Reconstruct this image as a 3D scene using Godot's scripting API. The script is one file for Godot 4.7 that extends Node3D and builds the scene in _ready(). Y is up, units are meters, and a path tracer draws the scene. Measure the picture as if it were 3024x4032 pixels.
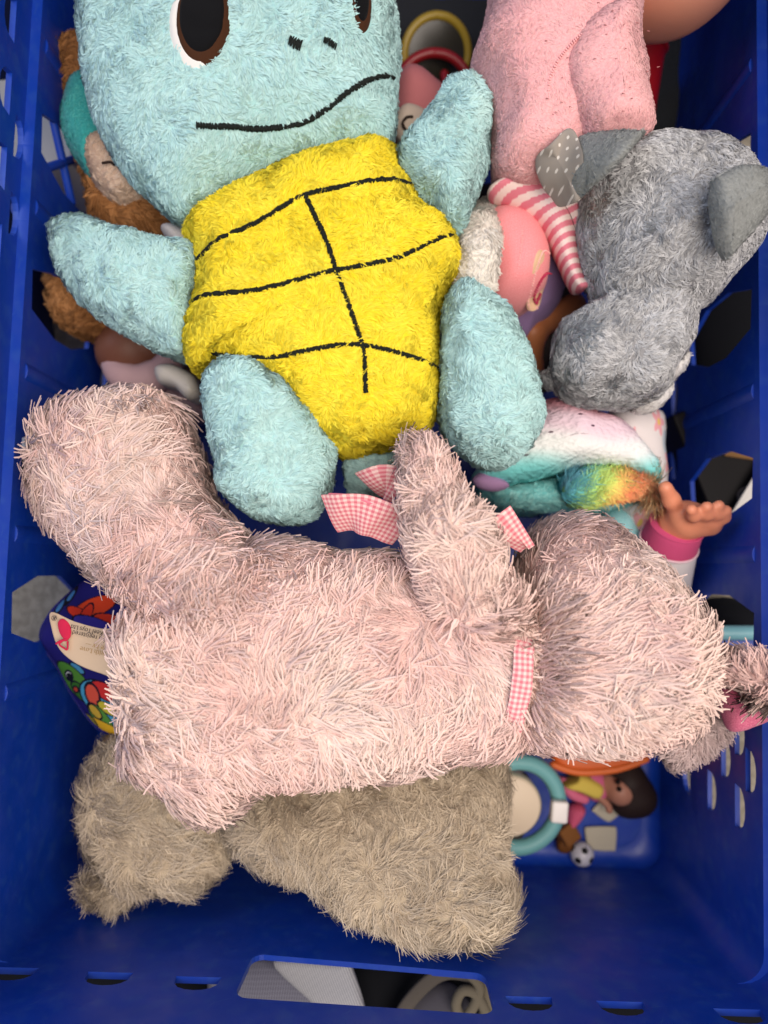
extends Node3D
# A blue plastic stacking crate full of soft toys, seen from above, in a dim room under a ceiling lamp.
# Heights are metres above the crate floor; lists of points are millimetres.

var counts := {}
var strands := 0
var noise := FastNoiseLite.new()
var nap: Texture2D
var fur_mat: StandardMaterial3D
var yarn: Mesh
var yarn_b: Mesh
var fluff: Mesh
var pile: Mesh
var curl: Mesh
var crate: Node3D


func _ready():
	# camera
	var cam := Camera3D.new()
	cam.name = "camera"
	cam.position = Vector3(0, 0.62, 0)
	cam.rotation_degrees = Vector3(-86.0, 0, 0)
	cam.current = true
	var lens := CameraAttributesPhysical.new()
	lens.frustum_focal_length = 17.29
	lens.frustum_focus_distance = 0.405
	lens.frustum_near = 0.05
	lens.frustum_far = 20.0
	lens.exposure_aperture = 2.6
	cam.attributes = lens
	add_child(cam)
	# air and light: a ceiling lamp behind the viewer's right shoulder, a paler window far off to one side
	var env := Environment.new()
	env.background_mode = Environment.BG_COLOR
	env.background_color = Color(0.66, 0.66, 0.7)
	env.background_energy_multiplier = 0.35
	env.tonemap_mode = Environment.TONE_MAPPER_LINEAR
	env.tonemap_exposure = 1.25
	env.sdfgi_enabled = true
	env.ssao_enabled = true
	env.ssil_enabled = true
	var around := WorldEnvironment.new()
	around.name = "room_air"
	around.environment = env
	add_child(around)
	area_lamp("ceiling_lamp", Vector3(0.28, 1.25, 0.14), Vector3(0, 0.1, -0.05), Vector2(0.9, 0.9), 1.5, rgb(255, 242, 230))
	area_lamp("window_light", Vector3(-1.1, 1.3, -0.6), Vector3(0, 0.1, 0), Vector2(0.9, 0.9), 0.75, rgb(212, 226, 255))

	# shared
	noise.noise_type = FastNoiseLite.TYPE_SIMPLEX_SMOOTH
	noise.seed = 4
	noise.frequency = 0.01
	nap = noise_texture(0.09, 3, true, 3)
	fur_mat = mat(Color.WHITE, 0.85, 0.12)
	fur_mat.vertex_color_use_as_albedo = true
	fur_mat.backlight_enabled = true
	fur_mat.backlight = Color(0.3, 0.3, 0.3)
	yarn = tuft(4, 0.05, 3, 5, 0.027, 0.85, 0.65, 0.1, 0.5, 1)
	yarn_b = tuft(4, 0.06, 3, 5, 0.027, 0.85, 0.85, 0.16, 0.5, 2)
	fluff = tuft(5, 0.08, 3, 5, 0.018, 0.4, 0.75, 0.16, 0.55, 3)
	pile = tuft(3, 0.16, 3, 3, 0.06, 0.5, 0.55, 0.12, 0.65, 4)
	curl = tuft(3, 0.16, 3, 4, 0.062, 0.6, 0.7, 0.16, 0.5, 5)

	build_crate()
	build_outside()
	build_pink_dog()
	build_turtle()
	build_cream_bear()
	build_cat()
	build_soft_doll()
	build_unicorn()
	build_baby_doll()
	build_small_toys()
	build_crate_floor_toys()
	print("strands ", strands)


func area_lamp(called, from: Vector3, to: Vector3, size: Vector2, energy: float, colour: Color):
	var l := AreaLight3D.new()
	l.name = called
	l.area_size = size
	l.light_energy = energy
	l.light_color = colour
	l.shadow_enabled = true
	l.area_range = 8.0
	l.look_at_from_position(from, to, Vector3(0, 0, -1))
	add_child(l)


# ---------------------------------------------------------------- crate
func rounded(x0, x1, z0, z1, r) -> PackedVector2Array:
	var p := PackedVector2Array()
	for c in [[x1 - r, z1 - r, 0], [x0 + r, z1 - r, 1], [x0 + r, z0 + r, 2], [x1 - r, z0 + r, 3]]:
		for j in 7:
			var a: float = PI / 2 * (c[2] + j / 6.0)
			p.append(Vector2(c[0] + r * cos(a), c[1] + r * sin(a)))
	return p


func slab(polygon: PackedVector2Array, y0: float, y1: float, op := CSGShape3D.OPERATION_UNION) -> CSGPolygon3D:   # plan outline between two heights
	var c := CSGPolygon3D.new()
	c.polygon = polygon
	c.depth = y1 - y0
	c.operation = op
	c.smooth_faces = true
	c.transform = Transform3D(Basis(Vector3(1, 0, 0), Vector3(0, 0, 1), Vector3(0, -1, 0)), Vector3(0, y0, 0))
	return c


func opening(points: Array, wall: String, at: float) -> CSGPolygon3D:   # (along, height) outline cut through a wall
	var c := CSGPolygon3D.new()
	var p := PackedVector2Array()
	for q in points:
		p.append(Vector2(q[0], q[1]))
	c.polygon = p
	c.depth = 0.05
	c.operation = CSGShape3D.OPERATION_SUBTRACTION
	if wall == "side":
		c.transform = Transform3D(Basis(Vector3(0, 0, 1), Vector3(0, 1, 0), Vector3(-1, 0, 0)), Vector3(at - 0.025, 0, 0))
	else:
		c.transform = Transform3D(Basis.IDENTITY, Vector3(0, 0, at + 0.025))
	return c


func half_moon(s: float, h: float, up := 1.0, length := 0.027, high := 0.013) -> Array:
	var p := []
	for j in 9:
		var a := PI * j / 8.0
		p.append([s + length / 2 * cos(a), h - up * high * 0.4 + up * high * pow(sin(a), 0.6)])
	return p


func build_crate():
	crate = thing("crate", "deep blue moulded plastic crate with hexagonal and slot openings, holding all the toys", "crate")
	crate.rotation_degrees.y = -1.6
	var blue := worn_plastic(rgb(11, 58, 166))
	var t := noise_texture(0.02, 5, false, 21)
	var g := Gradient.new()
	g.set_color(0, Color(0.3, 0.3, 0.3))
	g.set_color(1, Color(0.62, 0.62, 0.62))
	t.color_ramp = g
	blue.roughness_texture = t
	blue.roughness = 1.0
	blue.uv1_triplanar = true
	blue.uv1_scale = Vector3.ONE * 6
	blue.normal_enabled = true
	blue.normal_texture = noise_texture(0.012, 3, true, 5)
	blue.normal_scale = 0.12
	var shell := CSGCombiner3D.new()
	shell.name = "wall_shell"
	shell.material_override = blue
	crate.add_child(shell)
	var lower := CSGCombiner3D.new()
	shell.add_child(lower)
	lower.add_child(slab(rounded(-0.2312, 0.2312, -0.4632, 0.2412, 0.018), 0.0, 0.169))
	lower.add_child(slab(rounded(-0.228, 0.228, -0.46, 0.238, 0.016), -0.01, 0.18, CSGShape3D.OPERATION_SUBTRACTION))
	var upper := CSGCombiner3D.new()
	shell.add_child(upper)
	upper.add_child(slab(rounded(-0.2382, 0.2382, -0.4702, 0.2418, 0.022), 0.1665, 0.252))
	upper.add_child(slab(rounded(-0.2345, 0.2345, -0.4665, 0.238, 0.019), 0.1725, 0.26, CSGShape3D.OPERATION_SUBTRACTION))
	upper.add_child(slab(rounded(-0.228, 0.228, -0.46, 0.238, 0.016), 0.16, 0.18, CSGShape3D.OPERATION_SUBTRACTION))
	# hexagonal windows low in the long sides
	for z in [-0.271, -0.168, -0.060, 0.036]:
		var hex := [[z - 0.008, 0.069], [z + 0.012, 0.072], [z + 0.0215, 0.1], [z + 0.0225, 0.128], [z + 0.013, 0.162], [z - 0.012, 0.164], [z - 0.0215, 0.132], [z - 0.021, 0.098]]
		shell.add_child(opening(hex, "side", 0.232))
		shell.add_child(opening(hex, "side", -0.232))
	# half-moon slots
	for z in [-0.324, -0.278, -0.231, -0.183, -0.135, -0.087, -0.04, 0.008, 0.055, 0.102, 0.15]:
		shell.add_child(opening(half_moon(z, 0.196), "side", -0.238))
		shell.add_child(opening(half_moon(z, 0.196), "side", 0.238))
	for z in [-0.257, -0.208]:
		shell.add_child(opening(half_moon(z, 0.179, -1.0, 0.027, 0.011), "side", -0.238))
	for q in [[0.149, 0.063, -1], [0.149, 0.103, 1], [0.121, 0.124, 1], [0.102, 0.143, 1], [0.121, 0.157, 1], [0.147, 0.143, 1], [-0.343, 0.14, 1], [-0.32, 0.12, 1], [-0.343, 0.1, 1]]:
		shell.add_child(opening(half_moon(q[0], q[1], q[2]), "side", 0.232 if q[0] > 0 else -0.232))
	for z in [-0.19, -0.139, -0.087, -0.035]:
		shell.add_child(opening(half_moon(z, 0.038, 1.0, 0.03, 0.012), "side", 0.232))
		shell.add_child(opening(half_moon(z, 0.038, 1.0, 0.03, 0.012), "side", -0.232))
	for q in [[-0.205, 0.183], [-0.15, 0.185], [-0.099, 0.187], [0.087, 0.197], [0.137, 0.199], [0.2, 0.203]]:
		shell.add_child(opening(half_moon(q[0], q[1], 1.0, 0.026, 0.013), "end", 0.241))
	# hand hole in the near end
	var hole := []
	for c in [[-0.066, 0.164, 2], [0.059, 0.177, 3], [0.059, 0.201, 0], [-0.068, 0.193, 1]]:
		for j in 5:
			var a: float = PI / 2 * (c[2] + j / 4.0)
			hole.append([c[0] + 0.007 * cos(a), c[1] + 0.008 * sin(a)])
	shell.add_child(opening(hole, "end", 0.241))
	crate_part("floor_panel", slab(rounded(-0.2305, 0.2305, -0.4625, 0.2405, 0.018), -0.005, 0.0), blue)
	# rounded foot where the floor turns up into the walls
	var loops := []
	for j in 9:
		var a := PI / 2 * j / 8.0
		var inset := 0.012 * (1.0 - sin(a)) - 0.0002
		var line := []
		for q in rounded(-0.228 + inset, 0.228 - inset, -0.46 + inset, 0.238 - inset, 0.018 + inset * 0.3):
			line.append(V(q.x, 0.0004 + 0.012 * (1.0 - cos(a)), q.y))
		loops.append(line)
	var fv := PackedVector3Array()
	var fi := PackedInt32Array()
	for line in loops:
		for p in line:
			fv.append(p)
	var fn: int = loops[0].size()
	for j in 8:
		for i in fn:
			var q := (i + 1) % fn
			fi.append_array([j * fn + i, (j + 1) * fn + i, j * fn + q, j * fn + q, (j + 1) * fn + i, (j + 1) * fn + q])
	var fillet := MeshInstance3D.new()
	fillet.name = "floor_fillet"
	fillet.mesh = to_mesh({"v": fv, "n": face_normals(fv, fi), "i": fi})
	fillet.material_override = blue
	crate.add_child(fillet, true)
	var rim := CSGCombiner3D.new()
	rim.add_child(slab(rounded(-0.254, 0.254, -0.486, 0.264, 0.036), 0.2525, 0.258))
	rim.add_child(slab(rounded(-0.2345, 0.2345, -0.4665, 0.238, 0.019), 0.25, 0.26, CSGShape3D.OPERATION_SUBTRACTION))
	crate_part("rim", rim, blue)
	# pressed ribs that stand a little proud of the inner faces
	for side in [-1, 1]:
		for z in [-0.3275, -0.22, -0.114, -0.012, 0.085]:
			var s := tube([V(side * 0.2352, -0.004, z), V(side * 0.2352, 0.165, z)], [0.009, 0.009], 20, 4, 1.0, 0.0)
			var o := MeshInstance3D.new()
			o.name = "rib"
			o.mesh = to_mesh(s)
			o.material_override = blue
			crate.add_child(o, true)
	# bars across the first window on the far left
	for q in [[V(-0.231, 0.098, -0.291), V(-0.231, 0.15, -0.254)], [V(-0.231, 0.142, -0.291), V(-0.231, 0.108, -0.252)]]:
		var o := MeshInstance3D.new()
		o.name = "window_bar"
		o.mesh = to_mesh(tube(q, [0.003, 0.003], 8, 3))
		o.material_override = blue
		crate.add_child(o, true)


func worn_plastic(base: Color) -> StandardMaterial3D:   # moulded plastic with dusty patches and fine scratches
	var size := 512
	var im := Image.create(size, size, false, Image.FORMAT_RGB8)
	var n := FastNoiseLite.new()
	n.seed = 12
	n.frequency = 0.012
	n.fractal_octaves = 4
	var dust := rgb(112, 128, 170)
	for y in size:
		for x in size:
			var q := absf(n.get_noise_2d(x, y)) + absf(n.get_noise_2d(absf(x - 511), y)) * 0.3
			im.set_pixel(x, y, base.lerp(dust, clampf(0.16 * smoothstep(0.2, 0.7, q), 0.0, 1.0)))
	var r := RandomNumberGenerator.new()
	r.seed = 77
	for k in 210:
		var p := Vector2(r.randf_range(0, size), r.randf_range(0, size))
		var d := Vector2.from_angle(r.randf_range(0, TAU))
		var turn := r.randf_range(-0.02, 0.02)
		var strength := r.randf_range(0.08, 0.4)
		var many := r.randi_range(6, 60) if k > 60 else r.randi_range(1, 5)
		for j in many:
			var x := posmod(int(p.x), size)
			var y := posmod(int(p.y), size)
			im.set_pixel(x, y, im.get_pixel(x, y).lerp(dust, strength * sin(PI * (j + 0.5) / many)))
			p += d
			d = d.rotated(turn)
	var m := mat(Color.WHITE, 0.4, 0.5)
	m.albedo_texture = ImageTexture.create_from_image(im)
	return m


func crate_part(called: String, c: CSGShape3D, m: Material):
	c.name = called
	c.material_override = m
	crate.add_child(c)


# ---------------------------------------------------------------- round the crate
func build_outside():
	var ground := MeshInstance3D.new()
	ground.name = "carpet_floor"
	var pm := PlaneMesh.new()
	pm.size = Vector2(5, 5)
	ground.mesh = pm
	ground.position.y = -0.006
	ground.material_override = cloth(rgb(150, 142, 128), 14.0, 0.8, rgb(172, 163, 148))
	ground.set_meta("kind", "structure")
	add_child(ground)
	# dark bag along the far right
	var bag := thing("fabric_bag", "black fabric bag lying against the outside of the crate's right wall", "bag", V(0.3, 0, -0.2))
	var black := cloth(rgb(28, 29, 33), 80, 0.4)
	part(bag, "bag_body", to_mesh(pillow(pts([277, 40, -276, 364.1, 40, -276, 357.3, 40, -116.6, 268.9, 40, -116.6, 247.3, 40, -131.5, 250.6, 40, -245.1]), pts([306.7, 40, -245.1, 303.1, 40, -146.5]), 0.03, 0.045, {"power": 4.0})), black)
	part(bag, "handle", to_mesh(tube(pts([318.2, 40, -252.8, 333.9, 50, -225.8, 332.1, 50, -181, 314.6, 40, -157.7]), [0.006, 0.006], 8, 5)), black)
	# boxes seen through the third window
	var box := thing("cardboard_box", "brown and black printed cardboard box outside the crate's right wall, behind the baby doll's hand", "box", V(0.29, 0, -0.03))
	var at := Transform3D(Basis(Vector3.UP, 0.35), Vector3(0.2750, 0.0300, -0.0696))
	placed(box, "box_body", to_mesh(smooth_box(V(0.07, 0.06, 0.12), 0.002, Transform3D.IDENTITY)), mat(rgb(26, 24, 26), 0.5), at)
	placed(box, "brown_panel", to_mesh(smooth_box(V(0.034, 0.002, 0.03), 0.0005, Transform3D.IDENTITY)), mat(rgb(140, 104, 66), 0.7), at * Transform3D(Basis(Vector3.UP, -0.5), V(0.012, 0.0312, -0.022)))
	placed(box, "grey_emblem", to_mesh(lathe([[0.0075, 0.0], [0.0075, 0.0006], [0.006, 0.0006], [0.006, 0.0]], Transform3D.IDENTITY, 28)), mat(rgb(120, 112, 106), 0.6), at * Transform3D(Basis.IDENTITY, V(-0.005, 0.0306, 0.018)))
	for k in 3:
		placed(box, "grey_stroke", to_mesh(smooth_box(V(0.009, 0.0005, 0.0012), 0.0002, Transform3D.IDENTITY)), mat(rgb(130, 122, 116), 0.6), at * Transform3D(Basis(Vector3.UP, 0.4), V(-0.008 - k * 0.001, 0.0306, 0.013 + k * 0.003)))
	var sheet := thing("paper_sheet", "white sheet of paper leaning by the brown and black box", "paper", V(0.31, 0, 0.0))
	part(sheet, "page", to_mesh(smooth_box(V(0.03, 0.0015, 0.06), 0.0005, Transform3D(Basis(Vector3.UP, -0.566), Vector3(0.2824, 0.0700, -0.0457)))), mat(rgb(232, 228, 220), 0.8))
	part(sheet, "fold", to_mesh(smooth_box(V(0.01, 0.066, 0.05), 0.003, Transform3D(Basis(Vector3.UP, -0.566), Vector3(0.3071, 0.0340, -0.0469)))), mat(rgb(226, 222, 214), 0.8))
	# teal bar by the fourth window
	var bar := thing("toy_rail", "pale teal plastic rail crossing the right wall's last hexagonal window", "rail", V(0.27, 0, 0.06))
	part(bar, "rail", to_mesh(tube(pts([228.1, 100, 48.2, 262.1, 100, 48.2]), [0.0052, 0.0052], 14, 4)), mat(rgb(132, 190, 200), 0.35, 0.5))
	part(bar, "rail_backing", to_mesh(smooth_box(V(0.04, 0.006, 0.012), 0.002, Transform3D(Basis.IDENTITY, Vector3(0.2494, 0.0920, 0.0584)))), mat(rgb(46, 76, 170), 0.4, 0.5))
	var shoe := thing("black_pouch", "small black pouch behind the pale teal rail", "pouch", V(0.27, 0, 0.03))
	part(shoe, "pouch", to_mesh(pillow(pts([245.4, 50, 32.8, 263.4, 50, 25.7, 288, 50, 32.8, 291.1, 50, 46.9, 273.1, 50, 53.9, 248.4, 50, 50.4]), pts([255.8, 50, 39.9, 280.6, 50, 41.6]), 0.02, 0.05)), black)
	# left side
	var card := thing("white_carton", "white carton with a black lower edge outside the left wall, by the dog's tail", "carton", V(-0.3, 0, -0.07))
	part(card, "carton_body", to_mesh(smooth_box(V(0.06, 0.07, 0.025), 0.002, Transform3D(Basis(Vector3.UP, 0.05), Vector3(-0.2831, 0.0500, -0.0945)))), mat(rgb(214, 210, 202), 0.6))
	part(card, "black_band", to_mesh(smooth_box(V(0.06, 0.07, 0.02), 0.002, Transform3D(Basis(Vector3.UP, 0.05), Vector3(-0.2835, 0.0480, -0.0766)))), mat(rgb(22, 22, 24), 0.6))
	var tin := thing("grey_card", "pale grey card box seen through the barred window by the teal cap", "box", V(-0.3, 0, -0.26))
	part(tin, "box_body", to_mesh(smooth_box(V(0.07, 0.1, 0.07), 0.002, Transform3D(Basis(Vector3.UP, 0.1), Vector3(-0.2661, 0.0500, -0.3228)))), mat(rgb(196, 190, 184), 0.6))
	var rug := thing("dark_blanket", "dark navy blanket heaped outside the left wall beyond the slots", "blanket", V(-0.36, 0, -0.3))
	part(rug, "blanket", to_mesh(pillow(pts([-505.6, 50, -537.8, -292.7, 50, -537.8, -274.9, 50, -340.2, -267.9, 50, -181, -278.9, 50, -129.2, -372.8, 50, -121.9, -483.2, 50, -151.3]), pts([-369.1, 50, -457.6, -357.6, 50, -188.4]), 0.03, 0.055, {"power": 6.0, "lump": 0.006})), cloth(rgb(26, 32, 58), 60, 0.6))
	# things by the hand hole
	var towel := thing("ribbed_cloth", "folded white and grey ribbed cloth seen through the hand hole", "cloth", V(-0.06, 0, 0.32))
	var ribbed := printed(256, func(u, v): return rgb(136, 136, 150) if fmod(u * 64.0 + v * 6.0, 1.0) < 0.6 else rgb(104, 104, 118))
	var fold := pillow(pts([-112.8, 100, 268.4, -65.7, 100, 266.9, -34.3, 100, 269.9, -15.4, 100, 314.9, -40.3, 100, 332.7, -111.9, 100, 323.8, -118.7, 100, 291]), pts([-96.8, 100, 293.9, -40.5, 100, 299.9]), 0.012, 0.1, {"power": 5.0, "lump": 0.002})
	part(towel, "lower_fold", to_mesh(fold), ribbed)
	var ribbed_b := printed(256, func(u, v): return rgb(196, 196, 198) if fmod(u * 40.0 - v * 14.0, 1.0) < 0.6 else rgb(150, 150, 158))
	part(towel, "upper_fold", to_mesh(pillow(pts([-72.7, 117, 259.6, -30.2, 117, 259.6, -20.5, 117, 264, -8.9, 117, 307.4, -27, 117, 307.4, -45.2, 117, 287.2]), pts([-42.3, 117, 266.9, -24, 117, 293]), 0.006, 0.006, {"power": 5.0})), ribbed_b)
	var sack := thing("dark_backpack", "black backpack with grey straps seen through the hand hole", "backpack", V(0.07, 0, 0.33))
	part(sack, "bag_body", to_mesh(pillow(pts([-23.1, 70, 282.3, 89.7, 70, 285.5, 115.7, 70, 323.6, 88.8, 70, 364.4, -16.3, 70, 364.4]), pts([10.1, 70, 317.2, 69.5, 70, 323.6]), 0.02, 0.07, {"power": 4.0, "lump": 0.004})), black)
	part(sack, "pocket", to_mesh(pillow(pts([16.1, 90, 296.5, 41.7, 90, 287.4, 57.5, 90, 299.6, 63.7, 90, 323.9, 22.4, 90, 330, 6.5, 90, 314.8]), pts([25.6, 90, 308.7, 47.9, 90, 308.7]), 0.012, 0.01)), cloth(rgb(84, 82, 90), 70, 0.4))
	var coat := thing("black_coat", "crumpled black coat on the carpet outside the crate's near end, glimpsed through slots", "coat", V(0, 0, 0.34))
	part(coat, "coat_body", to_mesh(pillow(pts([-347.8, 60, 290.7, -111.3, 60, 292.3, 91.4, 60, 292.3, 361.5, 60, 293.9, 356.8, 60, 393.2, -43.1, 60, 399.5, -343.1, 60, 393.2]), pts([-278.8, 60, 329.4, 292.6, 60, 329.4]), 0.02, 0.065, {"power": 6.0, "lump": 0.006})), black)
	var grey := cloth(rgb(96, 90, 84), 90, 0.4)
	part(sack, "strap", to_mesh(tube(pts([6.3, 105, 314.8, 15.6, 105, 294.1, 37.4, 105, 274.8, 59.1, 105, 276.3, 74.5, 105, 291.1]), [0.005, 0.005], 8, 6, 0.4)), grey)
	part(sack, "cord", to_mesh(tube(pts([55.5, 110, 270.6, 63.1, 110, 279.5, 59.9, 110, 291.2, 52.2, 110, 300, 47.7, 110, 291.2, 52.3, 110, 282.4, 61.5, 110, 285.4, 69, 110, 300]), [0.0035, 0.0035], 8, 6)), cloth(rgb(122, 114, 98), 90, 0.4))
	part(sack, "strap", to_mesh(tube(pts([65, 108, 267.2, 71, 108, 280.6, 67.8, 108, 298.3]), [0.005, 0.005], 8, 6, 0.4)), cloth(rgb(122, 114, 98), 90, 0.4))


# ---------------------------------------------------------------- the big pink dog
func build_pink_dog():
	var o := thing("plush_dog", "large shaggy pale pink plush dog lying across the crate with a gingham neck ribbon", "plush toy", V(0, 0.13, 0.05))
	var skin := cloth(rgb(220, 180, 174), 50, 0.6)
	var tint := [lin(rgb(222, 188, 180)), lin(rgb(243, 216, 208))]
	var rosy: Array = [lin(rgb(222, 182, 175)), lin(rgb(242, 210, 202))]
	var faded: Array = [lin(rgb(221, 190, 180)), lin(rgb(243, 219, 209))]
	var grubby := func(p: Vector3, shade: float) -> Color:   # washed-out and rosier patches of the pile
		var w := smoothstep(-0.35, 0.35, noise.get_noise_3d(p.x * 1500.0, p.y * 1500.0, p.z * 1500.0))
		return (rosy[0] as Color).lerp(rosy[1], shade).lerp((faded[0] as Color).lerp(faded[1], shade), w)
	var pieces := [
		["hind_leg", pts([-225.5, 150, -61.4, -220.7, 155, -78.6, -206.6, 160, -93.9, -182.2, 165, -104.6, -154.5, 170, -109.3, -131.6, 170, -106.4, -117.7, 170, -97.7, -111.7, 170, -81.8, -105.4, 178, -60.6, -98.6, 185, -43.1, -76.7, 198, -21.8, -55.9, 213, 0.6, -59.7, 220, 25.5, -89.4, 220, 40.3, -124.2, 212, 38.6, -159.5, 190, 19.4, -183, 175, 6.3, -204, 165, -16.4, -220, 155, -37.2]), pts([-170.7, 170, -70.3, -151.2, 175, -41.2, -119.8, 195, -10, -88.4, 215, 15.8]), [0.045, 0.045, 0.042, 0.034], 0.06, V(-0.2, 0.1, -0.6), 0.45],
		["body", pts([-152, 190, 30.1, -142.1, 190, 19.4, -110, 190, 14.1, -88.7, 190, -2, -72.8, 190, -18.2, -48.4, 190, -16.8, -29.5, 190, -12.8, -8, 190, -11.4, 10.9, 190, -6, 32.4, 190, 0.7, 72.7, 190, 6.1, 88.7, 190, 19.4, 93.6, 190, 48.6, 90.5, 190, 74.9, 82.2, 190, 98.4, 68.8, 190, 111.4, 39.7, 190, 117.1, 10.7, 190, 124.3, -18.3, 190, 128.2, -49.9, 190, 130.8, -76.2, 190, 133.3, -89.2, 190, 146.1, -105, 190, 143.6, -118.4, 190, 132, -139.8, 190, 119.2, -144.3, 190, 95.8, -151.1, 190, 67.1, -153.5, 190, 46]), pts([-114.4, 190, 61.8, -47.9, 190, 56.5, 61.4, 190, 59.2]), [0.055, 0.058, 0.055], 0.065, V(0.1, 0, 0.5), 0.4],
		["front_leg", pts([5.1, 225, -54.1, 10.1, 225, -64.2, 20.1, 225, -68, 32.6, 225, -64.2, 42.2, 228, -51.2, 49.3, 230, -36.1, 55.8, 235, -26, 65.3, 235, -9, 69.9, 235, 10.2, 73.2, 235, 29.3, 55.1, 235, 41.2, 36, 235, 41.2, 21.7, 235, 29.3, 13.3, 235, 12.6, 7.8, 235, -9, 5, 235, -33.2]), pts([23.6, 228, -46.3, 34, 235, -18.7, 45.7, 235, 19.8]), [0.026, 0.032, 0.022], 0.05, V(-0.05, 0.05, -0.8), 0.6],
		["head", pts([67.7, 195, 21.8, 72.4, 200, 0.7, 84.5, 200, -20.4, 97.9, 200, -31, 113.8, 200, -32.3, 129.5, 200, -27, 142.5, 200, -15.1, 155.3, 200, -0.6, 166.6, 200, 15.8, 173.4, 200, 28.1, 176.2, 200, 47.5, 172.3, 200, 65.5, 166.6, 200, 83.4, 156.9, 200, 96.1, 142.2, 200, 103.7, 121.5, 200, 108.8, 90.5, 200, 110.1, 63.5, 200, 98.7, 64.6, 200, 68.1, 66.7, 195, 42.8]), pts([94.1, 200, 39.7, 133.1, 200, 47.5, 161.8, 200, 50.1]), [0.05, 0.06, 0.045], 0.07, V(0.75, 0, 0.12), 0.55],
		["muzzle_tuft", pts([165.9, 215, 53.3, 176.6, 220, 42.8, 195.3, 220, 40.3, 209.8, 220, 51.4, 212.8, 215, 74.3, 203.9, 210, 80.2, 188.9, 210, 72.7, 171.8, 212, 67.4]), pts([178.7, 220, 55.1, 200.8, 220, 58.7]), 0.024, 0.03, V(0.7, 0, 0.3), 0.5],
		["ear", pts([160.2, 160, 108.1, 171.2, 150, 99.1, 194.9, 150, 81.9, 212.5, 150, 76.2, 224.8, 150, 99.1, 211.1, 150, 120.3, 190.5, 150, 131.7, 171.8, 150, 130.8]), pts([182.4, 150, 113.3, 206.1, 150, 93.3]), 0.014, 0.016, V(0.1, 0, 0.5), 0.4],
	]
	var shapes := []
	var k := 0
	for q in pieces:
		var s := pillow(q[1], q[2], q[3], q[4], {"shrink": 0.0065 if q[0] == "front_leg" else 0.0085, "lump": 0.003, "lump_size": 0.05, "power": 3.6 if q[0] in ["body", "head"] else 2.6})
		shapes.append(s)
		if q[0] in ["head", "body"]:
			pass
		var m := part(o, q[0], to_mesh(s), skin)
		var ear: bool = q[0] == "ear"
		var len := 0.0135 if not ear else 0.008
		var tone := tint if not ear else [lin(rgb(170, 146, 144)), lin(rgb(222, 200, 196))]
		fur(m, "shaggy_fur", s, yarn, fur_mat, {"density": 480000, "length": len, "lean": 0.62, "gather": 0.25, "tuft": 0.012, "jitter": 0.12, "flow": q[5], "follow": q[6], "swirl": 0.9, "tint": tone, "paint": null if ear else grubby, "sd": 11 + k, "clump": 0.034})
		fur(m, "shaggy_fur", s, yarn_b, fur_mat, {"density": 330000, "length": len * 1.1, "lean": 0.7, "gather": 0.3, "tuft": 0.014, "jitter": 0.14, "flow": q[5], "follow": q[6], "swirl": 1.0, "tint": tone, "paint": null if ear else grubby, "sd": 31 + k, "clump": 0.03})
		k += 1
	# suede of the nose
	part(o, "nose", to_mesh(pillow(pts([194.4, 190, 69.2, 204.9, 190, 72.3, 219, 190, 87.5, 209.5, 190, 93.2, 198.3, 190, 95.8, 194.4, 190, 85.4]), pts([200.7, 190, 80.2, 209.8, 190, 86.7]), 0.012, 0.012, {"lump": 0.001})), cloth(rgb(196, 92, 124), 120, 0.8, rgb(222, 128, 152)))
	# gingham ribbon
	var gingham := printed(96, func(u, v): return rgb(240, 206, 200).lerp(rgb(212, 118, 130), 0.5 * ((1.0 if fmod(u * 8.0, 1.0) < 0.5 else 0.0) + (1.0 if fmod(v * 8.0, 1.0) < 0.5 else 0.0))))
	gingham.normal_enabled = true
	gingham.normal_texture = nap
	gingham.normal_scale = 0.3
	part(o, "neck_ribbon", to_mesh(ribbon(pts([80.7, 226, 20.2, 73.9, 240, 34.8, 69.7, 249, 42, 68.5, 252, 52.9, 67.2, 251, 64.3, 65.2, 246, 76.6, 63.5, 236, 90.2, 64.7, 216, 102.2]), 0.005, V(0, 1, 0))), gingham)
	var bow := part(o, "bow_tail", to_mesh(ribbon(pts([-29.9, 215, -27.3, -17.4, 222, -27.3, -4.9, 224, -24.2, 10.2, 218, -19.5]), 0.0125, V(0, 0.8, 0.6))), gingham)
	part(bow, "hem", to_mesh(tube(pts([-29.7, 219, -37.7, -17.2, 227, -35.9, -4.8, 229, -31.3, 7.6, 224, -26.2]), [0.0009, 0.0009], 6, 6)), cloth(rgb(232, 128, 146), 90, 0.3))
	part(o, "bow_loop", to_mesh(ribbon(pts([-7.6, 212, -43, 0.1, 220, -44.7, 9, 218, -42.3]), 0.012, V(0, 0.7, 0.7))), gingham)
	part(o, "bow_end", to_mesh(ribbon(pts([63.2, 226, -12.9, 67.8, 232, -16.4, 72.8, 232, -20]), 0.013, V(0.25, 0.8, 0.1))), gingham)
	# sewn-in label, upside down to the viewer
	var cream := cloth(rgb(206, 182, 154), 160, 0.35)
	var l := pillow(pts([-192.8, 190, 27.9, -177.1, 195, 32.9, -160, 198, 36.8, -144.9, 200, 37.7, -144.2, 200, 65, -159.3, 198, 62.2, -175.5, 194, 57.1, -187.3, 190, 49.2, -192.4, 189, 38.1]), pts([-187.1, 190, 38, -148.5, 200, 50.6]), 0.0006, 0.0006, {"power": 12.0, "rings": 5})
	var tagged := part(o, "sewn_label", to_mesh(l), cream)
	var face := Basis(Vector3.UP, PI - 0.22) * Basis(Vector3.RIGHT, -PI / 2)
	var ink := mat(rgb(42, 40, 44), 0.9, 0.1)
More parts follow.
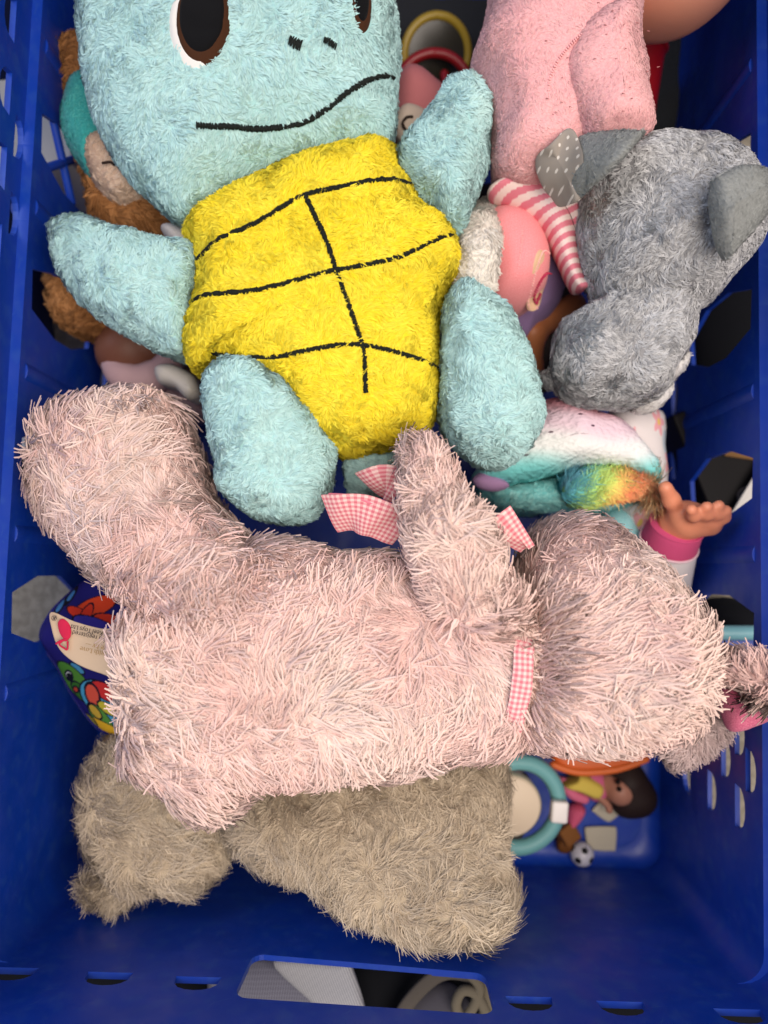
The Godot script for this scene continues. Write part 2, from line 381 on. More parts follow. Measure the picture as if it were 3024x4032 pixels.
	var gold := mat(rgb(160, 128, 84), 0.9, 0.1)
	var words := [["product for Keel Toys Ltd", Vector3(-0.1590, 0.2012, 0.0391), 0.0027, ink, false], ["design is a registered", Vector3(-0.1607, 0.2012, 0.0417), 0.0027, ink, false], ["and care by —", Vector3(-0.1570, 0.2012, 0.0474), 0.0029, gold, true], ["Created with Love", Vector3(-0.1574, 0.2012, 0.0504), 0.0029, gold, true]]
	for w in words:
		lettering(tagged, "printed_words", w[0], w[2], w[3], Transform3D(face, w[1]), w[4])
	lettering(tagged, "registered_mark", "®", 0.004, ink, Transform3D(face, Vector3(-0.1892, 0.1935, 0.0311)))
	var red := cloth(rgb(200, 44, 78), 200, 0.8)
	part(tagged, "rose_mark", to_mesh(pillow(pts([-186.8, 194, 33.7, -184.8, 194, 31.6, -182.3, 194, 32.4, -179.9, 194, 35.1, -179, 194, 39, -179.7, 194, 42.4, -181.7, 194, 43.7, -184.2, 194, 41.9, -186.1, 194, 38.2]), pts([-183.6, 194, 35.6, -182.1, 194, 40.3]), 0.0012, 0.0005)), red)
	part(tagged, "rose_stem", to_mesh(tube(pts([-181.5, 194.5, 43.4, -184.2, 194.5, 43.9, -187, 194.5, 45.5]), [0.0009, 0.0007], 6, 4)), red)
	part(tagged, "rose_ribbon", to_mesh(tube(pts([-183.4, 194.5, 43.9, -185.4, 194.5, 46, -182.7, 194.5, 48.1, -180.8, 194.5, 48.9, -180.7, 194.5, 44.5]), [0.0005, 0.0005], 6, 4)), red)


func ribbon(path: Array, half: float, across: Vector3) -> Dictionary:   # a flat woven band: path, half width, up side
	var p := spline(path, false, 8)
	var n := p.size()
	var v := PackedVector3Array()
	var uv := PackedVector2Array()
	var outward := PackedVector3Array()
	var run := 0.0
	var rows := []
	for i in n:
		var d: Vector3 = (p[mini(i + 1, n - 1)] - p[maxi(i - 1, 0)]).normalized()
		if i > 0:
			run += p[i].distance_to(p[i - 1])
		var side := d.cross(across.normalized()).normalized()
		var up := side.cross(d).normalized()
		for j in 7:
			var s := (j - 3) / 3.0
			rows.append([p[i] + side * s * half + up * 0.0012 * (1.0 - s * s) + up * 0.0007 * sin(run * 300 + s * 2.0), up, Vector2(run, s * half) / 0.022])
	for face in 2:
		for q in rows:
			v.append(q[0] + q[1] * (0.0003 if face == 0 else -0.0003))
			uv.append(q[2])
			outward.append(Vector3.UP)
	var index := PackedInt32Array()
	for i in n - 1:
		for j in 6:
			var a := i * 7 + j
			index.append_array([a, a + 7, a + 1, a + 1, a + 7, a + 8])
			a += n * 7
			index.append_array([a, a + 1, a + 7, a + 1, a + 8, a + 7])
	return {"v": v, "n": face_normals(v, index), "i": index, "uv": uv, "out": outward}


# ---------------------------------------------------------------- the blue and yellow turtle
func build_turtle():
	var o := thing("plush_turtle", "pale blue plush turtle with a bright yellow belly lying on its back", "plush toy", V(0, 0.1, -0.12))
	var blue := cloth(rgb(170, 215, 215), 60, 0.5)
	var yellow := cloth(rgb(236, 206, 50), 60, 0.5)
	var btint := [lin(rgb(174, 217, 219)), lin(rgb(198, 235, 234))]
	var pieces := [
		["tail", pts([-28.1, 150, -68.9, -11.8, 150, -76.4, 6.1, 150, -73.4, 10.5, 150, -55.5, 0.1, 150, -40.6, -17.6, 150, -37.6, -27.1, 150, -49.5]), pts([-8.8, 150, -64.4, -8.7, 150, -49.5]), 0.018, 0.03],
		["arm", pts([-206.3, 170, -190.2, -205.7, 170, -208.1, -194.9, 170, -216.5, -176.9, 175, -213.2, -152.2, 175, -205.2, -129.1, 175, -199.3, -111.8, 175, -195.5, -109.9, 175, -164.6, -113.7, 175, -141.3, -121.9, 175, -121, -139.1, 175, -127.4, -165, 175, -139.8, -185.3, 175, -155.8, -200, 170, -172.4]), pts([-184.7, 172, -190.8, -155.5, 180, -171.4, -119.9, 185, -158]), [0.03, 0.034, 0.03], 0.035],
		["arm", pts([5.8, 185, -247.8, 14.5, 180, -265, 26, 180, -279.9, 34.7, 180, -292.5, 46.3, 180, -298.6, 58.4, 180, -294, 66.9, 180, -279.9, 69, 180, -262.6, 65.3, 180, -238.8, 56.6, 180, -216.7, 48.4, 180, -197.1, 34.2, 180, -200.6, 24.3, 180, -213.8, 14.2, 185, -224.4]), pts([48.8, 182, -273.3, 36.6, 187, -223.4]), [0.032, 0.034], 0.035],
		["leg", pts([-93.7, 200, -119.7, -104.7, 195, -110.1, -108.4, 190, -94.7, -106.6, 185, -79.1, -102.1, 185, -59.6, -98.6, 185, -43.1, -81.9, 185, -27.1, -63.4, 180, -21.3, -41.9, 180, -24.1, -30.5, 185, -37.6, -26, 185, -59.6, -26.9, 185, -73.5, -37.6, 195, -88.2, -50.7, 200, -102, -66.8, 200, -114.2, -80.3, 200, -120.2]), pts([-77.3, 200, -95.2, -62.5, 188, -48.2]), [0.035, 0.036], 0.045],
		["leg", pts([43, 190, -169, 32.9, 195, -151.6, 30.8, 195, -123.9, 30.8, 190, -100.3, 30, 185, -86, 36.5, 185, -70.7, 52.9, 185, -57.4, 71.5, 185, -53.5, 87.6, 185, -64.6, 97.3, 185, -84.6, 94.8, 185, -104.2, 88.5, 185, -126.2, 77.6, 185, -148.9, 63.8, 185, -160.9, 52.7, 185, -168.9]), pts([54.5, 195, -134.9, 65.9, 188, -86.8]), [0.033, 0.038], 0.05],
	]
	var k := 0
	for q in pieces:
		var s := pillow(q[1], q[2], q[3], q[4], {"shrink": 0.004, "lump": 0.0022, "lump_size": 0.02, "power": 2.6, "rings": 14, "k": 8})
		var m := part(o, q[0], to_mesh(s), blue)
		fur(m, "soft_pile", s, pile, fur_mat, {"density": 1450000, "length": 0.0033, "lean": 0.58, "gather": 0.35, "tuft": 0.006, "swirl": 1.3, "follow": 0.3, "flow": V(0.3, 0, 0.4), "tint": btint, "sd": 51 + k, "clump": 0.011, "under": 0.12})
		k += 1
	# belly
	var bs := pillow(pts([-124.8, 170, -202.1, -113.4, 170, -213.5, -78.7, 170, -233.1, -37.9, 170, -250.3, 3.1, 170, -257.9, 11.8, 170, -241.2, 22, 170, -230.6, 29.3, 170, -214.1, 46, 170, -201.5, 49.4, 170, -179.8, 38.3, 170, -166.5, 34.7, 170, -148.8, 35.1, 170, -119.5, 30.1, 170, -84.7, 14.4, 170, -72.6, -8.4, 170, -66, -26.9, 170, -64.5, -48.3, 170, -76, -77.1, 170, -102, -103.1, 170, -119.5, -116, 170, -115.1, -122.8, 170, -128.2, -120.3, 170, -148.8, -116.9, 170, -166.5, -119.3, 170, -190.2]), pts([-43.4, 170, -190.2, -37.3, 170, -148.8, -14.2, 170, -102]), [0.062, 0.066, 0.05], 0.06, {"shrink": 0.002, "power": 2.8, "lump": 0.002, "rings": 12})
	var belly := part(o, "belly", to_mesh(bs), yellow)
	# dark seams across the belly
	var seams := [
		pts([-110.9, 200, -178.9, -101.9, 209, -177.8, -73.2, 229, -183.4, -43.9, 232, -198.9, -17.6, 230, -206.4, 8.1, 212, -217.3, 15.1, 200, -223.4]),
		pts([-42.6, 232, -198.9, -32.4, 233, -176.4, -25.1, 236, -154.7, -17.4, 229, -134.4, -11.3, 224, -115.4, -10.1, 219, -93.5]),
		pts([-114.4, 195, -152.7, -107.5, 206, -150.4, -72, 233, -145.7, -32, 236, -154.7, 5.2, 229, -165.3, 26.3, 215, -180.6, 39.9, 195, -193.2]),
		pts([-116.5, 185, -124, -96, 202, -121.8, -58.6, 220, -114, -17.5, 225, -119, 13.1, 214, -115.7, 32.3, 181, -116.6]),
	]
	var black := mat(rgb(36, 40, 38), 0.8, 0.2)
	var near := []
	for path in seams:
		part(belly, "stitched_seam", to_mesh(stitched(bs, path, 0.0024, 0.0018, 5)), black)
		near.append_array(spline(path, false, 14))
	var clear := func(p: Vector3) -> bool:
		if p.y < 0.18:
			return true
		for q in near:
			var dx: float = q.x - p.x
			var dz: float = q.z - p.z
			if dx * dx + dz * dz < 1.6e-6:
				return false
		return true
	fur(belly, "short_pile", bs, pile, fur_mat, {"density": 1400000, "length": 0.0032, "lean": 0.55, "gather": 0.35, "tuft": 0.006, "swirl": 1.5, "follow": 0.3, "flow": V(0.2, 0, 0.5), "tint": [lin(rgb(252, 222, 44)), lin(rgb(255, 236, 76))], "sd": 71, "clump": 0.009, "keep": clear, "under": 0.1})
	# head
	var hs := pillow(pts([-189.6, 185, -367.5, -191.4, 185, -331.1, -188.4, 185, -304.1, -179.3, 185, -265.5, -163.2, 185, -237.6, -143, 185, -215.1, -123.6, 185, -204.1, -109.6, 185, -207.5, -76, 185, -224.4, -36.6, 185, -239, -8.3, 185, -244.3, 5.8, 185, -250.8, 10.9, 185, -274.4, 13.3, 185, -310.1, 12.2, 185, -340.2, 1.6, 185, -370.5, -37.6, 185, -407.3, -95.8, 185, -419.7, -156.4, 185, -404.2]), pts([-114.6, 185, -331.1, -88.4, 185, -304.1, -54.3, 185, -322.1]), [0.05, 0.056, 0.05], 0.07, {"shrink": 0.005, "power": 2.6, "lump": 0.002, "rings": 13})
	var head := part(o, "head", to_mesh(hs), blue)
	var mouth := pts([-103, 225, -240.5, -85.2, 224, -243.8, -64.2, 226, -247.2, -43.7, 226, -253.3, -25.9, 223, -262.3, -10.5, 216, -272.5, 4.3, 200, -287.9])
	var mouth_near := spline(mouth, false, 14)
	var eye_at := Vector3(-0.1007, 0.2400, -0.2945)
	var eye_c := Vector3(-0.0124, 0.2240, -0.3166)
	var bare := func(p: Vector3) -> bool:
		if p.y < 0.18:
			return true
		var ex: float = (p.x - eye_at.x) / 0.0155
		var ez: float = (p.z - eye_at.z) / 0.027
		if ex * ex + ez * ez < 1.0:
			return false
		ex = (p.x - eye_c.x) / 0.006
		ez = (p.z - eye_c.z) / 0.0195
		if ex * ex + ez * ez < 1.0:
			return false
		for q in mouth_near:
			var dx: float = q.x - p.x
			var dz: float = q.z - p.z
			if dx * dx + dz * dz < 1.6e-6:
				return false
		return true
	fur(head, "soft_pile", hs, pile, fur_mat, {"density": 1450000, "length": 0.0033, "lean": 0.58, "gather": 0.35, "tuft": 0.006, "swirl": 1.3, "follow": 0.3, "flow": V(0.3, 0, 0.4), "tint": btint, "sd": 81, "clump": 0.011, "keep": bare, "under": 0.1})
	part(head, "stitched_mouth", to_mesh(stitched(hs, mouth, 0.003, 0.0022, 9)), black)
	for q in [[Vector3(-0.0486, 0.2340, -0.2837), 0.005], [Vector3(-0.0300, 0.2320, -0.2860), 0.003]]:
		var c: Vector3 = q[0]
		part(head, "nostril", to_mesh(stitched(hs, [c - V(0.003, 0, 0.001), c + V(0.003, 0, 0.0012)], q[1], 0.003, 3)), black)
	var eye := part(head, "eye", to_mesh(oval_patch(hs, eye_at, 0.0172, 0.0285, 0.0016)), cloth(rgb(232, 228, 222), 200, 0.6))
	part(eye, "iris", to_mesh(oval_patch(hs, eye_at + V(0.0024, 0, 0), 0.0158, 0.0276, 0.0022)), cloth(rgb(70, 44, 30), 240, 0.9))
	part(eye, "pupil", to_mesh(oval_patch(hs, eye_at + V(0.0024, 0, -0.002), 0.0138, 0.0246, 0.0028)), cloth(rgb(22, 22, 24), 240, 0.9))
	var eye_b := part(head, "eye", to_mesh(oval_patch(hs, eye_c, 0.0058, 0.019, 0.0018)), cloth(rgb(70, 44, 30), 240, 0.9))
	part(eye_b, "pupil", to_mesh(oval_patch(hs, eye_c + V(0, 0, -0.002), 0.0044, 0.0166, 0.0025)), cloth(rgb(22, 22, 24), 240, 0.9))


func oval_patch(s: Dictionary, c: Vector3, rx: float, rz: float, lift: float) -> Dictionary:   # an oval of felt laid on a stuffed piece
	var v := PackedVector3Array()
	var outward := PackedVector3Array()
	var index := PackedInt32Array()
	for j in 9:
		var r := j / 8.0
		for i in 36:
			var a := TAU * i / 36
			var p := c + V(cos(a) * rx * r, 0, sin(a) * rz * r)
			p.y = height_on(s, p)[0] + lift * (1.0 if j < 8 else -0.6)
			v.append(p)
			outward.append(Vector3.UP)
	for j in 8:
		for i in 36:
			var q := (i + 1) % 36
			index.append_array([j * 36 + i, (j + 1) * 36 + i, j * 36 + q, j * 36 + q, (j + 1) * 36 + i, (j + 1) * 36 + q])
	return {"v": v, "n": face_normals(v, index), "i": index, "out": outward}


# ---------------------------------------------------------------- the beige bear under the dog
func build_cream_bear():
	var o := thing("plush_bear", "fluffy beige plush toy lying on the crate floor under the pink dog", "plush toy", V(0, 0, 0.16))
	var skin := cloth(rgb(180, 164, 140), 50, 0.6)
	var pieces := [
		["body", pts([-109.2, 110, 156.6, -92.4, 100, 141, -41.5, 100, 122.2, 22.6, 100, 109.6, 75.6, 110, 113.7, 80.5, 130, 156.3, 81.4, 140, 184.5, 85.2, 140, 207.1, 78.6, 140, 222.6, 61, 145, 231.4, 34.2, 150, 232.5, 5.9, 145, 229.4, -26, 140, 220.6, -47.5, 130, 208.6, -69.8, 120, 204, -91.2, 120, 195.1, -108.8, 110, 180.9]), pts([-58.5, 115, 167.1, -8.9, 125, 184.4, 44.4, 135, 195]), [0.04, 0.045, 0.045], [0.1, 0.11, 0.11], V(0.1, 0, 0.5)],
		["head", pts([-205.5, 100, 150.3, -199.8, 100, 128.5, -185.8, 100, 109.6, -157, 100, 109.6, -111.5, 100, 147.2, -96.7, 100, 181.4, -104.3, 100, 204.5, -123, 100, 219.8, -151.4, 100, 222.9, -181.5, 100, 216.7, -197.8, 100, 199.9, -205.8, 100, 175.2]), pts([-165.6, 100, 153.5, -142.7, 100, 184.5]), 0.045, 0.095, V(0.05, 0, 0.5)],
		["ear", pts([-203.7, 110, 215.6, -198.5, 110, 200.5, -179.9, 110, 202.1, -154.8, 110, 211.1, -160.1, 110, 224.6, -175.4, 110, 231.4, -193.1, 110, 227.5]), pts([-190.4, 110, 215.6, -167.1, 110, 217.1]), 0.016, 0.018, V(-0.4, 0, 0.3)],
	]
	var k := 0
	for q in pieces:
		var s := pillow(q[1], q[2], q[3], q[4], {"shrink": 0.006, "lump": 0.003, "lump_size": 0.05, "power": 2.8})
		var m := part(o, q[0], to_mesh(s), skin)
		fur(m, "fluffy_fur", s, fluff, fur_mat, {"density": 520000, "length": 0.0125, "lean": 0.6, "gather": 0.3, "tuft": 0.012, "jitter": 0.2, "swirl": 1.2, "follow": 0.4, "flow": q[5], "tint": [lin(rgb(176, 158, 136)), lin(rgb(212, 196, 173))], "sd": 101 + k, "clump": 0.013, "under": 0.15})
		k += 1


# ---------------------------------------------------------------- the grey cat
func build_cat():
	var o := thing("plush_cat", "flecked grey plush cat seen from behind with smooth darker ears", "plush toy", V(0.2, 0.13, -0.17))
	var skin := cloth(rgb(140, 140, 142), 50, 0.6)
	var hs := {}
	var tint := [lin(rgb(134, 135, 138)), lin(rgb(206, 207, 209))]
	var pieces := [
		["tail", pts([99, 150, -124.8, 108.1, 150, -127.8, 123, 150, -124.8, 122.8, 150, -112.6, 109.3, 150, -109.6, 100.4, 150, -114.1]), pts([106.4, 150, -119.3, 116.9, 150, -118.7]), 0.012, 0.012],
		["body", pts([104.3, 170, -138.5, 109.7, 170, -151.1, 126.6, 170, -162.9, 136.1, 170, -172.4, 188, 170, -166.5, 190.2, 170, -144.3, 186.3, 170, -128.2, 177.3, 170, -113.6, 174.8, 170, -104.9, 162.5, 170, -96.8, 143, 170, -94.5, 120.2, 170, -97.4, 107.5, 170, -107.8, 102, 170, -122.4]), pts([158.7, 170, -151.7, 140.9, 170, -125.3]), [0.05, 0.045], 0.055],
		["head", pts([114.9, 188, -217.1, 118.5, 188, -230.1, 137.9, 188, -244.7, 160.5, 188, -248.5, 185.7, 188, -245.5, 205.2, 188, -238.8, 220.1, 188, -225.2, 226.5, 188, -207, 223.1, 188, -188.3, 211.3, 188, -171.2, 196.9, 188, -154.7, 180, 188, -145.6, 152.4, 188, -145.1, 129, 188, -154.1, 122.4, 188, -171.2, 116.2, 188, -194]), pts([162.7, 195, -216.4, 167.4, 195, -188.1]), [0.052, 0.055], 0.06],
	]
	var k := 0
	for q in pieces:
		var s := pillow(q[1], q[2], q[3], q[4], {"shrink": 0.003, "lump": 0.0025, "lump_size": 0.03, "power": 2.8})
		hs = s
		var m := part(o, q[0], to_mesh(s), skin)
		fur(m, "flecked_pile", s, curl, fur_mat, {"density": 1300000, "length": 0.0036, "lean": 0.5, "gather": 0.3, "tuft": 0.005, "swirl": 1.5, "follow": 0.2, "flow": V(-0.2, 0, 0.5), "tint": tint, "sd": 121 + k, "clump": 0.01, "under": 0.15})
		k += 1
	var velour := cloth(rgb(136, 139, 138), 150, 0.7)
	for e in [[pts([102, 222, -214.7, 102.5, 222, -228.1, 106, 224, -234.2, 113.7, 226, -236.7, 125.4, 236, -232.3, 135.3, 246, -225.5, 135.9, 247, -224.4, 123.3, 256, -207.9, 115.5, 250, -202.8, 110.3, 234, -200.4, 108.7, 226, -201.7, 105.4, 222, -204.3]), pts([108, 236, -212.3, 119.2, 247, -216.3])], [pts([160.8, 268, -179.2, 161.5, 268, -187.5, 162.7, 268, -189.4, 177.4, 266, -196.9, 199.7, 250, -201.3, 214.7, 240, -199.9, 215.6, 240, -198.1, 198.9, 250, -181, 184, 256, -165.4, 174.7, 256, -154.8, 172.8, 256, -154.3, 167.8, 260, -159.3, 163.1, 266, -168.4]), pts([167.3, 271, -170.7, 186, 264, -183.7])]]:
		var es := pillow(e[0], e[1], 0.008, 0.008, {"lump": 0.0008, "power": 4.5})
		var m := part(o, "ear", to_mesh(es), velour)
		fur(m, "ear_nap", es, pile, fur_mat, {"density": 900000, "length": 0.0018, "lean": 0.7, "swirl": 0.5, "follow": 0.6, "flow": V(0.4, 0, -0.6), "tint": [lin(rgb(132, 136, 135)), lin(rgb(160, 164, 163))], "sd": 141, "under": 0.1})
	for e in [pts([101.5, 224, -213.6, 102, 224, -226.9, 105.4, 226, -233, 113.1, 228, -235.5, 124.7, 238, -231.1, 134.6, 248, -224.3]), pts([161.7, 270, -188.3, 176.4, 268, -195.8, 198.6, 252, -200.2, 213.5, 242, -198.8])]:
		part(o, "ear_edge", to_mesh(tube(e, [0.0009, 0.0009], 6, 6)), cloth(rgb(150, 153, 152), 150, 0.5))
	var white := cloth(rgb(226, 224, 222), 60, 0.4)
	for p in [pillow(pts([159.1, 155, -98.2, 167.3, 155, -108.4, 171.4, 155, -119.8, 179.7, 155, -119.8, 182.4, 155, -108.4, 175, 155, -99.4, 167, 155, -95.9]), pts([167.1, 155, -103, 176.2, 155, -111.4]), 0.016, 0.018), pillow(pts([179.9, 150, -123.3, 183, 150, -127.8, 192.3, 150, -136.4, 195.1, 150, -132.4, 193.1, 150, -124.8, 185.8, 150, -118.7]), pts([184.4, 150, -124.8, 192.1, 150, -130.9]), 0.014, 0.016)]:
		var m := part(o, "paw", to_mesh(p), white)
		fur(m, "paw_nap", p, pile, fur_mat, {"density": 700000, "length": 0.0025, "lean": 0.7, "tint": [lin(rgb(214, 212, 210)), lin(rgb(240, 238, 236))], "sd": 145, "under": 0.1})


# ---------------------------------------------------------------- the pink soft-bodied doll
func build_soft_doll():
	var o := thing("soft_doll", "dusty pink soft-bodied doll with striped legs lying face down behind the grey cat", "doll", V(0.12, 0.1, -0.28))
	var pink := cloth(rgb(230, 166, 170), 70, 0.9, rgb(240, 184, 184))
	var bs := pillow(pts([61.1, 190, -327.3, 69.1, 190, -357.2, 100, 190, -369.3, 134.1, 190, -363.3, 146.5, 190, -345.2, 152.7, 190, -327.3, 153.1, 190, -297.7, 156.2, 190, -274.1, 148.6, 190, -250.8, 131.6, 190, -239.2, 114.7, 190, -231.9, 95, 190, -227, 76.9, 190, -228.8, 66.7, 190, -237.7, 66.3, 190, -259.5, 58.7, 190, -284.4, 53.2, 190, -303.6]), pts([105, 190, -327.3, 101.5, 190, -285.9, 92.5, 190, -247.9]), [0.06, 0.055, 0.04], 0.06, {"lump": 0.0025, "lump_size": 0.03, "power": 2.6})
	var b := part(o, "body", to_mesh(bs), pink)
	var asz := pillow(pts([95.7, 215, -272, 101.8, 215, -288.7, 115.4, 215, -302.7, 133.7, 215, -313.3, 142.1, 215, -305.5, 143.9, 215, -288.7, 140.5, 215, -280.4, 145, 215, -269.3, 147.8, 215, -255.4, 150.6, 215, -237.6, 134.5, 215, -229.4, 114, 215, -232.1, 105.4, 215, -248.6, 97.1, 215, -262.3]), pts([121, 220, -282.4, 125.4, 220, -244.1]), [0.034, 0.032], 0.05, {"lump": 0.0025, "lump_size": 0.025, "power": 3.0})
	var a := part(o, "arm", to_mesh(asz), pink)
	fur(b, "worn_nap", bs, pile, fur_mat, {"density": 1100000, "length": 0.0018, "lean": 0.72, "swirl": 1.3, "tint": [lin(rgb(232, 172, 176)), lin(rgb(246, 196, 196))], "sd": 161, "under": 0.1})
	fur(a, "worn_nap", asz, pile, fur_mat, {"density": 1100000, "length": 0.0018, "lean": 0.72, "swirl": 1.3, "tint": [lin(rgb(232, 172, 176)), lin(rgb(246, 196, 196))], "sd": 162, "under": 0.1})
	part(a, "seam", to_mesh(stitched(bs, pts([90.3, 231, -254.6, 90.5, 235, -263.9, 95.8, 239, -273.7, 107.4, 243, -283.8, 124.4, 242, -293.5]), 0.0014, 0.0009, 4, 0.0012)), cloth(rgb(240, 180, 182), 90, 0.4))
	# little lint balls
	var r := RandomNumberGenerator.new()
	r.seed = 5
	var lint := []
	for k in 60:
		var s: Dictionary = bs if k % 2 else asz
		var q := r.randi() % int(s.top)
		var p: Vector3 = s.v[q] + s.n[q] * 0.0015 + V(r.randf_range(-0.004, 0.004), 0, r.randf_range(-0.004, 0.004))
		lint.append(tube([p - V(0.0004, 0, 0), p + V(r.randf_range(0.0002, 0.0008), 0, r.randf_range(-0.0005, 0.0005))], [r.randf_range(0.0002, 0.0004), 0.0002], 5, 2))
	var lm := part(b, "lint", to_mesh(join(lint)), cloth(rgb(170, 112, 112), 90, 0.4))
	lm.set_meta("kind", "stuff")
	var striped := printed(128, func(u, v): return rgb(222, 128, 142) if fmod(v * 11.5 - u * -3.0 + 0.2 * sin(u * 9.0), 1.0) < 0.5 else rgb(240, 216, 208))
	part(o, "striped_leg", to_mesh(pillow(pts([63.5, 180, -228.5, 78.2, 175, -240, 97.1, 175, -246, 115.7, 175, -238.5, 121.6, 175, -211.7, 126.7, 175, -176.3, 123.7, 175, -169.9, 116.9, 175, -174.9, 100.8, 175, -205.8, 80.8, 175, -220.6]), pts([90.6, 170, -232.2, 111.9, 165, -213.5, 128.6, 150, -186.2]), [0.022, 0.022, 0.012], 0.025, {"lump": 0.001})), striped)
	var dotted := printed(128, func(u, v):
		var c := Vector2(fmod(u * 6.0, 1.0) - 0.5, fmod(v * 7.0 + (0.5 if int(u * 6.0) % 2 else 0.0), 1.0) - 0.5)
		return rgb(212, 206, 198) if c.length() < 0.16 else rgb(150, 142, 134))
	part(o, "dotted_scarf", to_mesh(pillow(pts([86.3, 215, -229.4, 90.8, 228, -230, 100.2, 232, -237.3, 105.6, 235, -229.8, 106.9, 240, -213.9, 110.8, 225, -203.8, 105.9, 222, -200.5, 101.7, 205, -206.9, 97, 205, -212.7, 91.1, 208, -218.6]), pts([95.9, 222, -224.1, 102.2, 222, -210.7]), 0.004, 0.004, {"lump": 0.001, "power": 4.0})), dotted)
	# moulded chin and cheek
	var flesh := mat(rgb(196, 132, 108), 0.5, 0.4)
	flesh.subsurf_scatter_enabled = true
	flesh.subsurf_scatter_strength = 0.05
	var hc := Vector3(0.1617, 0.1900, -0.3844)
	part(o, "face", to_mesh(body([[hc, hc + V(0.012, 0, 0.006), 0.052, 0.05], [hc + V(0.022, 0.02, 0.03), hc + V(0.012, 0.018, 0.034), 0.018, 0.018], [hc + V(0.04, 0.015, 0.02), hc + V(0.042, 0.0, 0.014), 0.012, 0.012]], 0.005, 0.02)), flesh)


# ---------------------------------------------------------------- rainbow unicorn
func build_unicorn():
	var o := thing("plush_unicorn", "pink, white and teal plush unicorn with a rainbow mane under the grey cat", "plush toy", V(0.15, 0, -0.03))
	var spots := [[0.42, 0.09], [0.62, 0.22], [0.3, 0.28], [0.5, 0.28], [0.78, 0.33], [0.56, 0.4], [0.36, 0.46], [0.14, 0.53], [0.25, 0.68], [0.7, 0.12], [0.18, 0.36], [0.86, 0.45]]
	var shaded := printed(256, func(u, v):
		var w: float = v + 0.08 * sin(u * 7.0) + 0.1 * (u - 0.5)
		var c := rgb(244, 166, 178).lerp(rgb(232, 206, 218), smoothstep(0.08, 0.3, w)).lerp(rgb(236, 238, 236), smoothstep(0.35, 0.58, w)).lerp(rgb(120, 206, 204), smoothstep(0.62, 0.9, w))
		for s in spots:
			if Vector2((u - s[0]) * 1.1, (v - s[1]) * 1.2).length() < 0.012:
				c = rgb(70, 44, 62)
		return c)
	shaded.normal_enabled = true
	shaded.normal_texture = nap
	shaded.normal_scale = 0.4
	var s := pillow(pts([60.7, 115, -58, 73.6, 115, -72.4, 89.8, 115, -88.6, 102.8, 115, -104.8, 115.7, 115, -111.9, 131.7, 115, -108, 150.8, 115, -101.5, 169.7, 115, -88.6, 182.2, 115, -74, 189.5, 115, -59.6, 184.8, 115, -51.6, 172.2, 115, -56.4, 156.4, 115, -64.4, 130.9, 115, -62.8, 102.1, 115, -56.4, 79.7, 115, -51.6]), pts([89.5, 115, -69.2, 124.8, 115, -82.1, 163, 115, -72.4]), [0.03, 0.045, 0.03], 0.09, {"lump": 0.003, "lump_size": 0.03, "power": 3.0})
	var b := part(o, "body", to_mesh(s), shaded)
	var sheen := cloth(rgb(104, 200, 202), 120, 0.9, rgb(176, 234, 230))
	var band := pillow(pts([67.4, 100, -53.1, 85.4, 100, -54.1, 115, 100, -59.7, 141.4, 100, -65.3, 161.1, 100, -68.6, 180.7, 100, -64, 195, 100, -56.4, 191.7, 100, -43.3, 167, 100, -38.3, 134.2, 100, -35.1, 95, 100, -35.1, 75.5, 100, -43.3]), pts([95.1, 100, -46.5, 164, 100, -49.8]), 0.03, 0.08, {"lump": 0.002, "lump_size": 0.015})
	var tb := part(o, "teal_belly", to_mesh(band), sheen)
	fur(tb, "teal_nap", band, pile, fur_mat, {"density": 700000, "length": 0.0028, "lean": 0.7, "swirl": 1.4, "tint": [lin(rgb(92, 190, 192)), lin(rgb(176, 234, 230))], "sd": 183, "under": 0.1})
	part(o, "teal_hoof", to_mesh(pillow(pts([156.8, 90, -35.7, 173.6, 90, -42.4, 182.7, 90, -32.4, 184.6, 90, -12.4, 179.1, 90, 7.5, 162.6, 90, 7.5, 153.1, 90, -15.7]), pts([166.6, 90, -25.7, 171.1, 90, -5.8]), 0.02, 0.06)), cloth(rgb(132, 206, 212), 120, 0.8, rgb(186, 226, 232)))
	var violet := cloth(rgb(176, 138, 178), 100, 0.6)
	part(o, "ear", to_mesh(pillow(pts([58.9, 130, -56.3, 66.7, 130, -61.6, 75.9, 130, -58.4, 83.6, 130, -51.6, 74.3, 130, -47.9, 63.5, 130, -50.1]), pts([66.6, 130, -55.3, 77.4, 130, -53.2]), 0.008, 0.008)), violet)
	var mane := pillow(pts([117.8, 135, -48, 124.1, 135, -57.2, 141.1, 135, -62.8, 159.4, 135, -60.3, 174.5, 135, -52.6, 168.2, 135, -44.3, 149.8, 135, -40.3, 128.4, 135, -38.8]), pts([131.6, 135, -49.5, 159.2, 135, -51.7]), 0.01, 0.02)
	var mm := part(o, "mane_base", to_mesh(mane), cloth(rgb(150, 200, 120), 60, 0.5))
	var rainbow := [rgb(170, 150, 204), rgb(110, 200, 214), rgb(204, 242, 140), rgb(226, 242, 130), rgb(252, 206, 120), rgb(252, 150, 112), rgb(250, 206, 150), rgb(196, 230, 228)]
	var mlo: Vector3 = mane.lo
	var mhi: Vector3 = mane.hi
	fur(mm, "rainbow_hair", mane, fluff, fur_mat, {"density": 1200000, "length": 0.015, "lean": 0.86, "swirl": 0.5, "follow": 0.9, "flow": V(0.8, 0, -0.25), "tint": [Color.WHITE, Color.WHITE], "sd": 181, "paint": func(p: Vector3, shade: float):
		var t := clampf((p.x - mlo.x) / (mhi.x - mlo.x) * 0.85 + (p.z - mlo.z) / (mhi.z - mlo.z) * 0.25 - 0.05, 0.0, 0.999) * 7.0
		var c: Color = rainbow[int(t)].lerp(rainbow[int(t) + 1], t - int(t))
		return lin(c) * (0.9 + 0.25 * shade)})
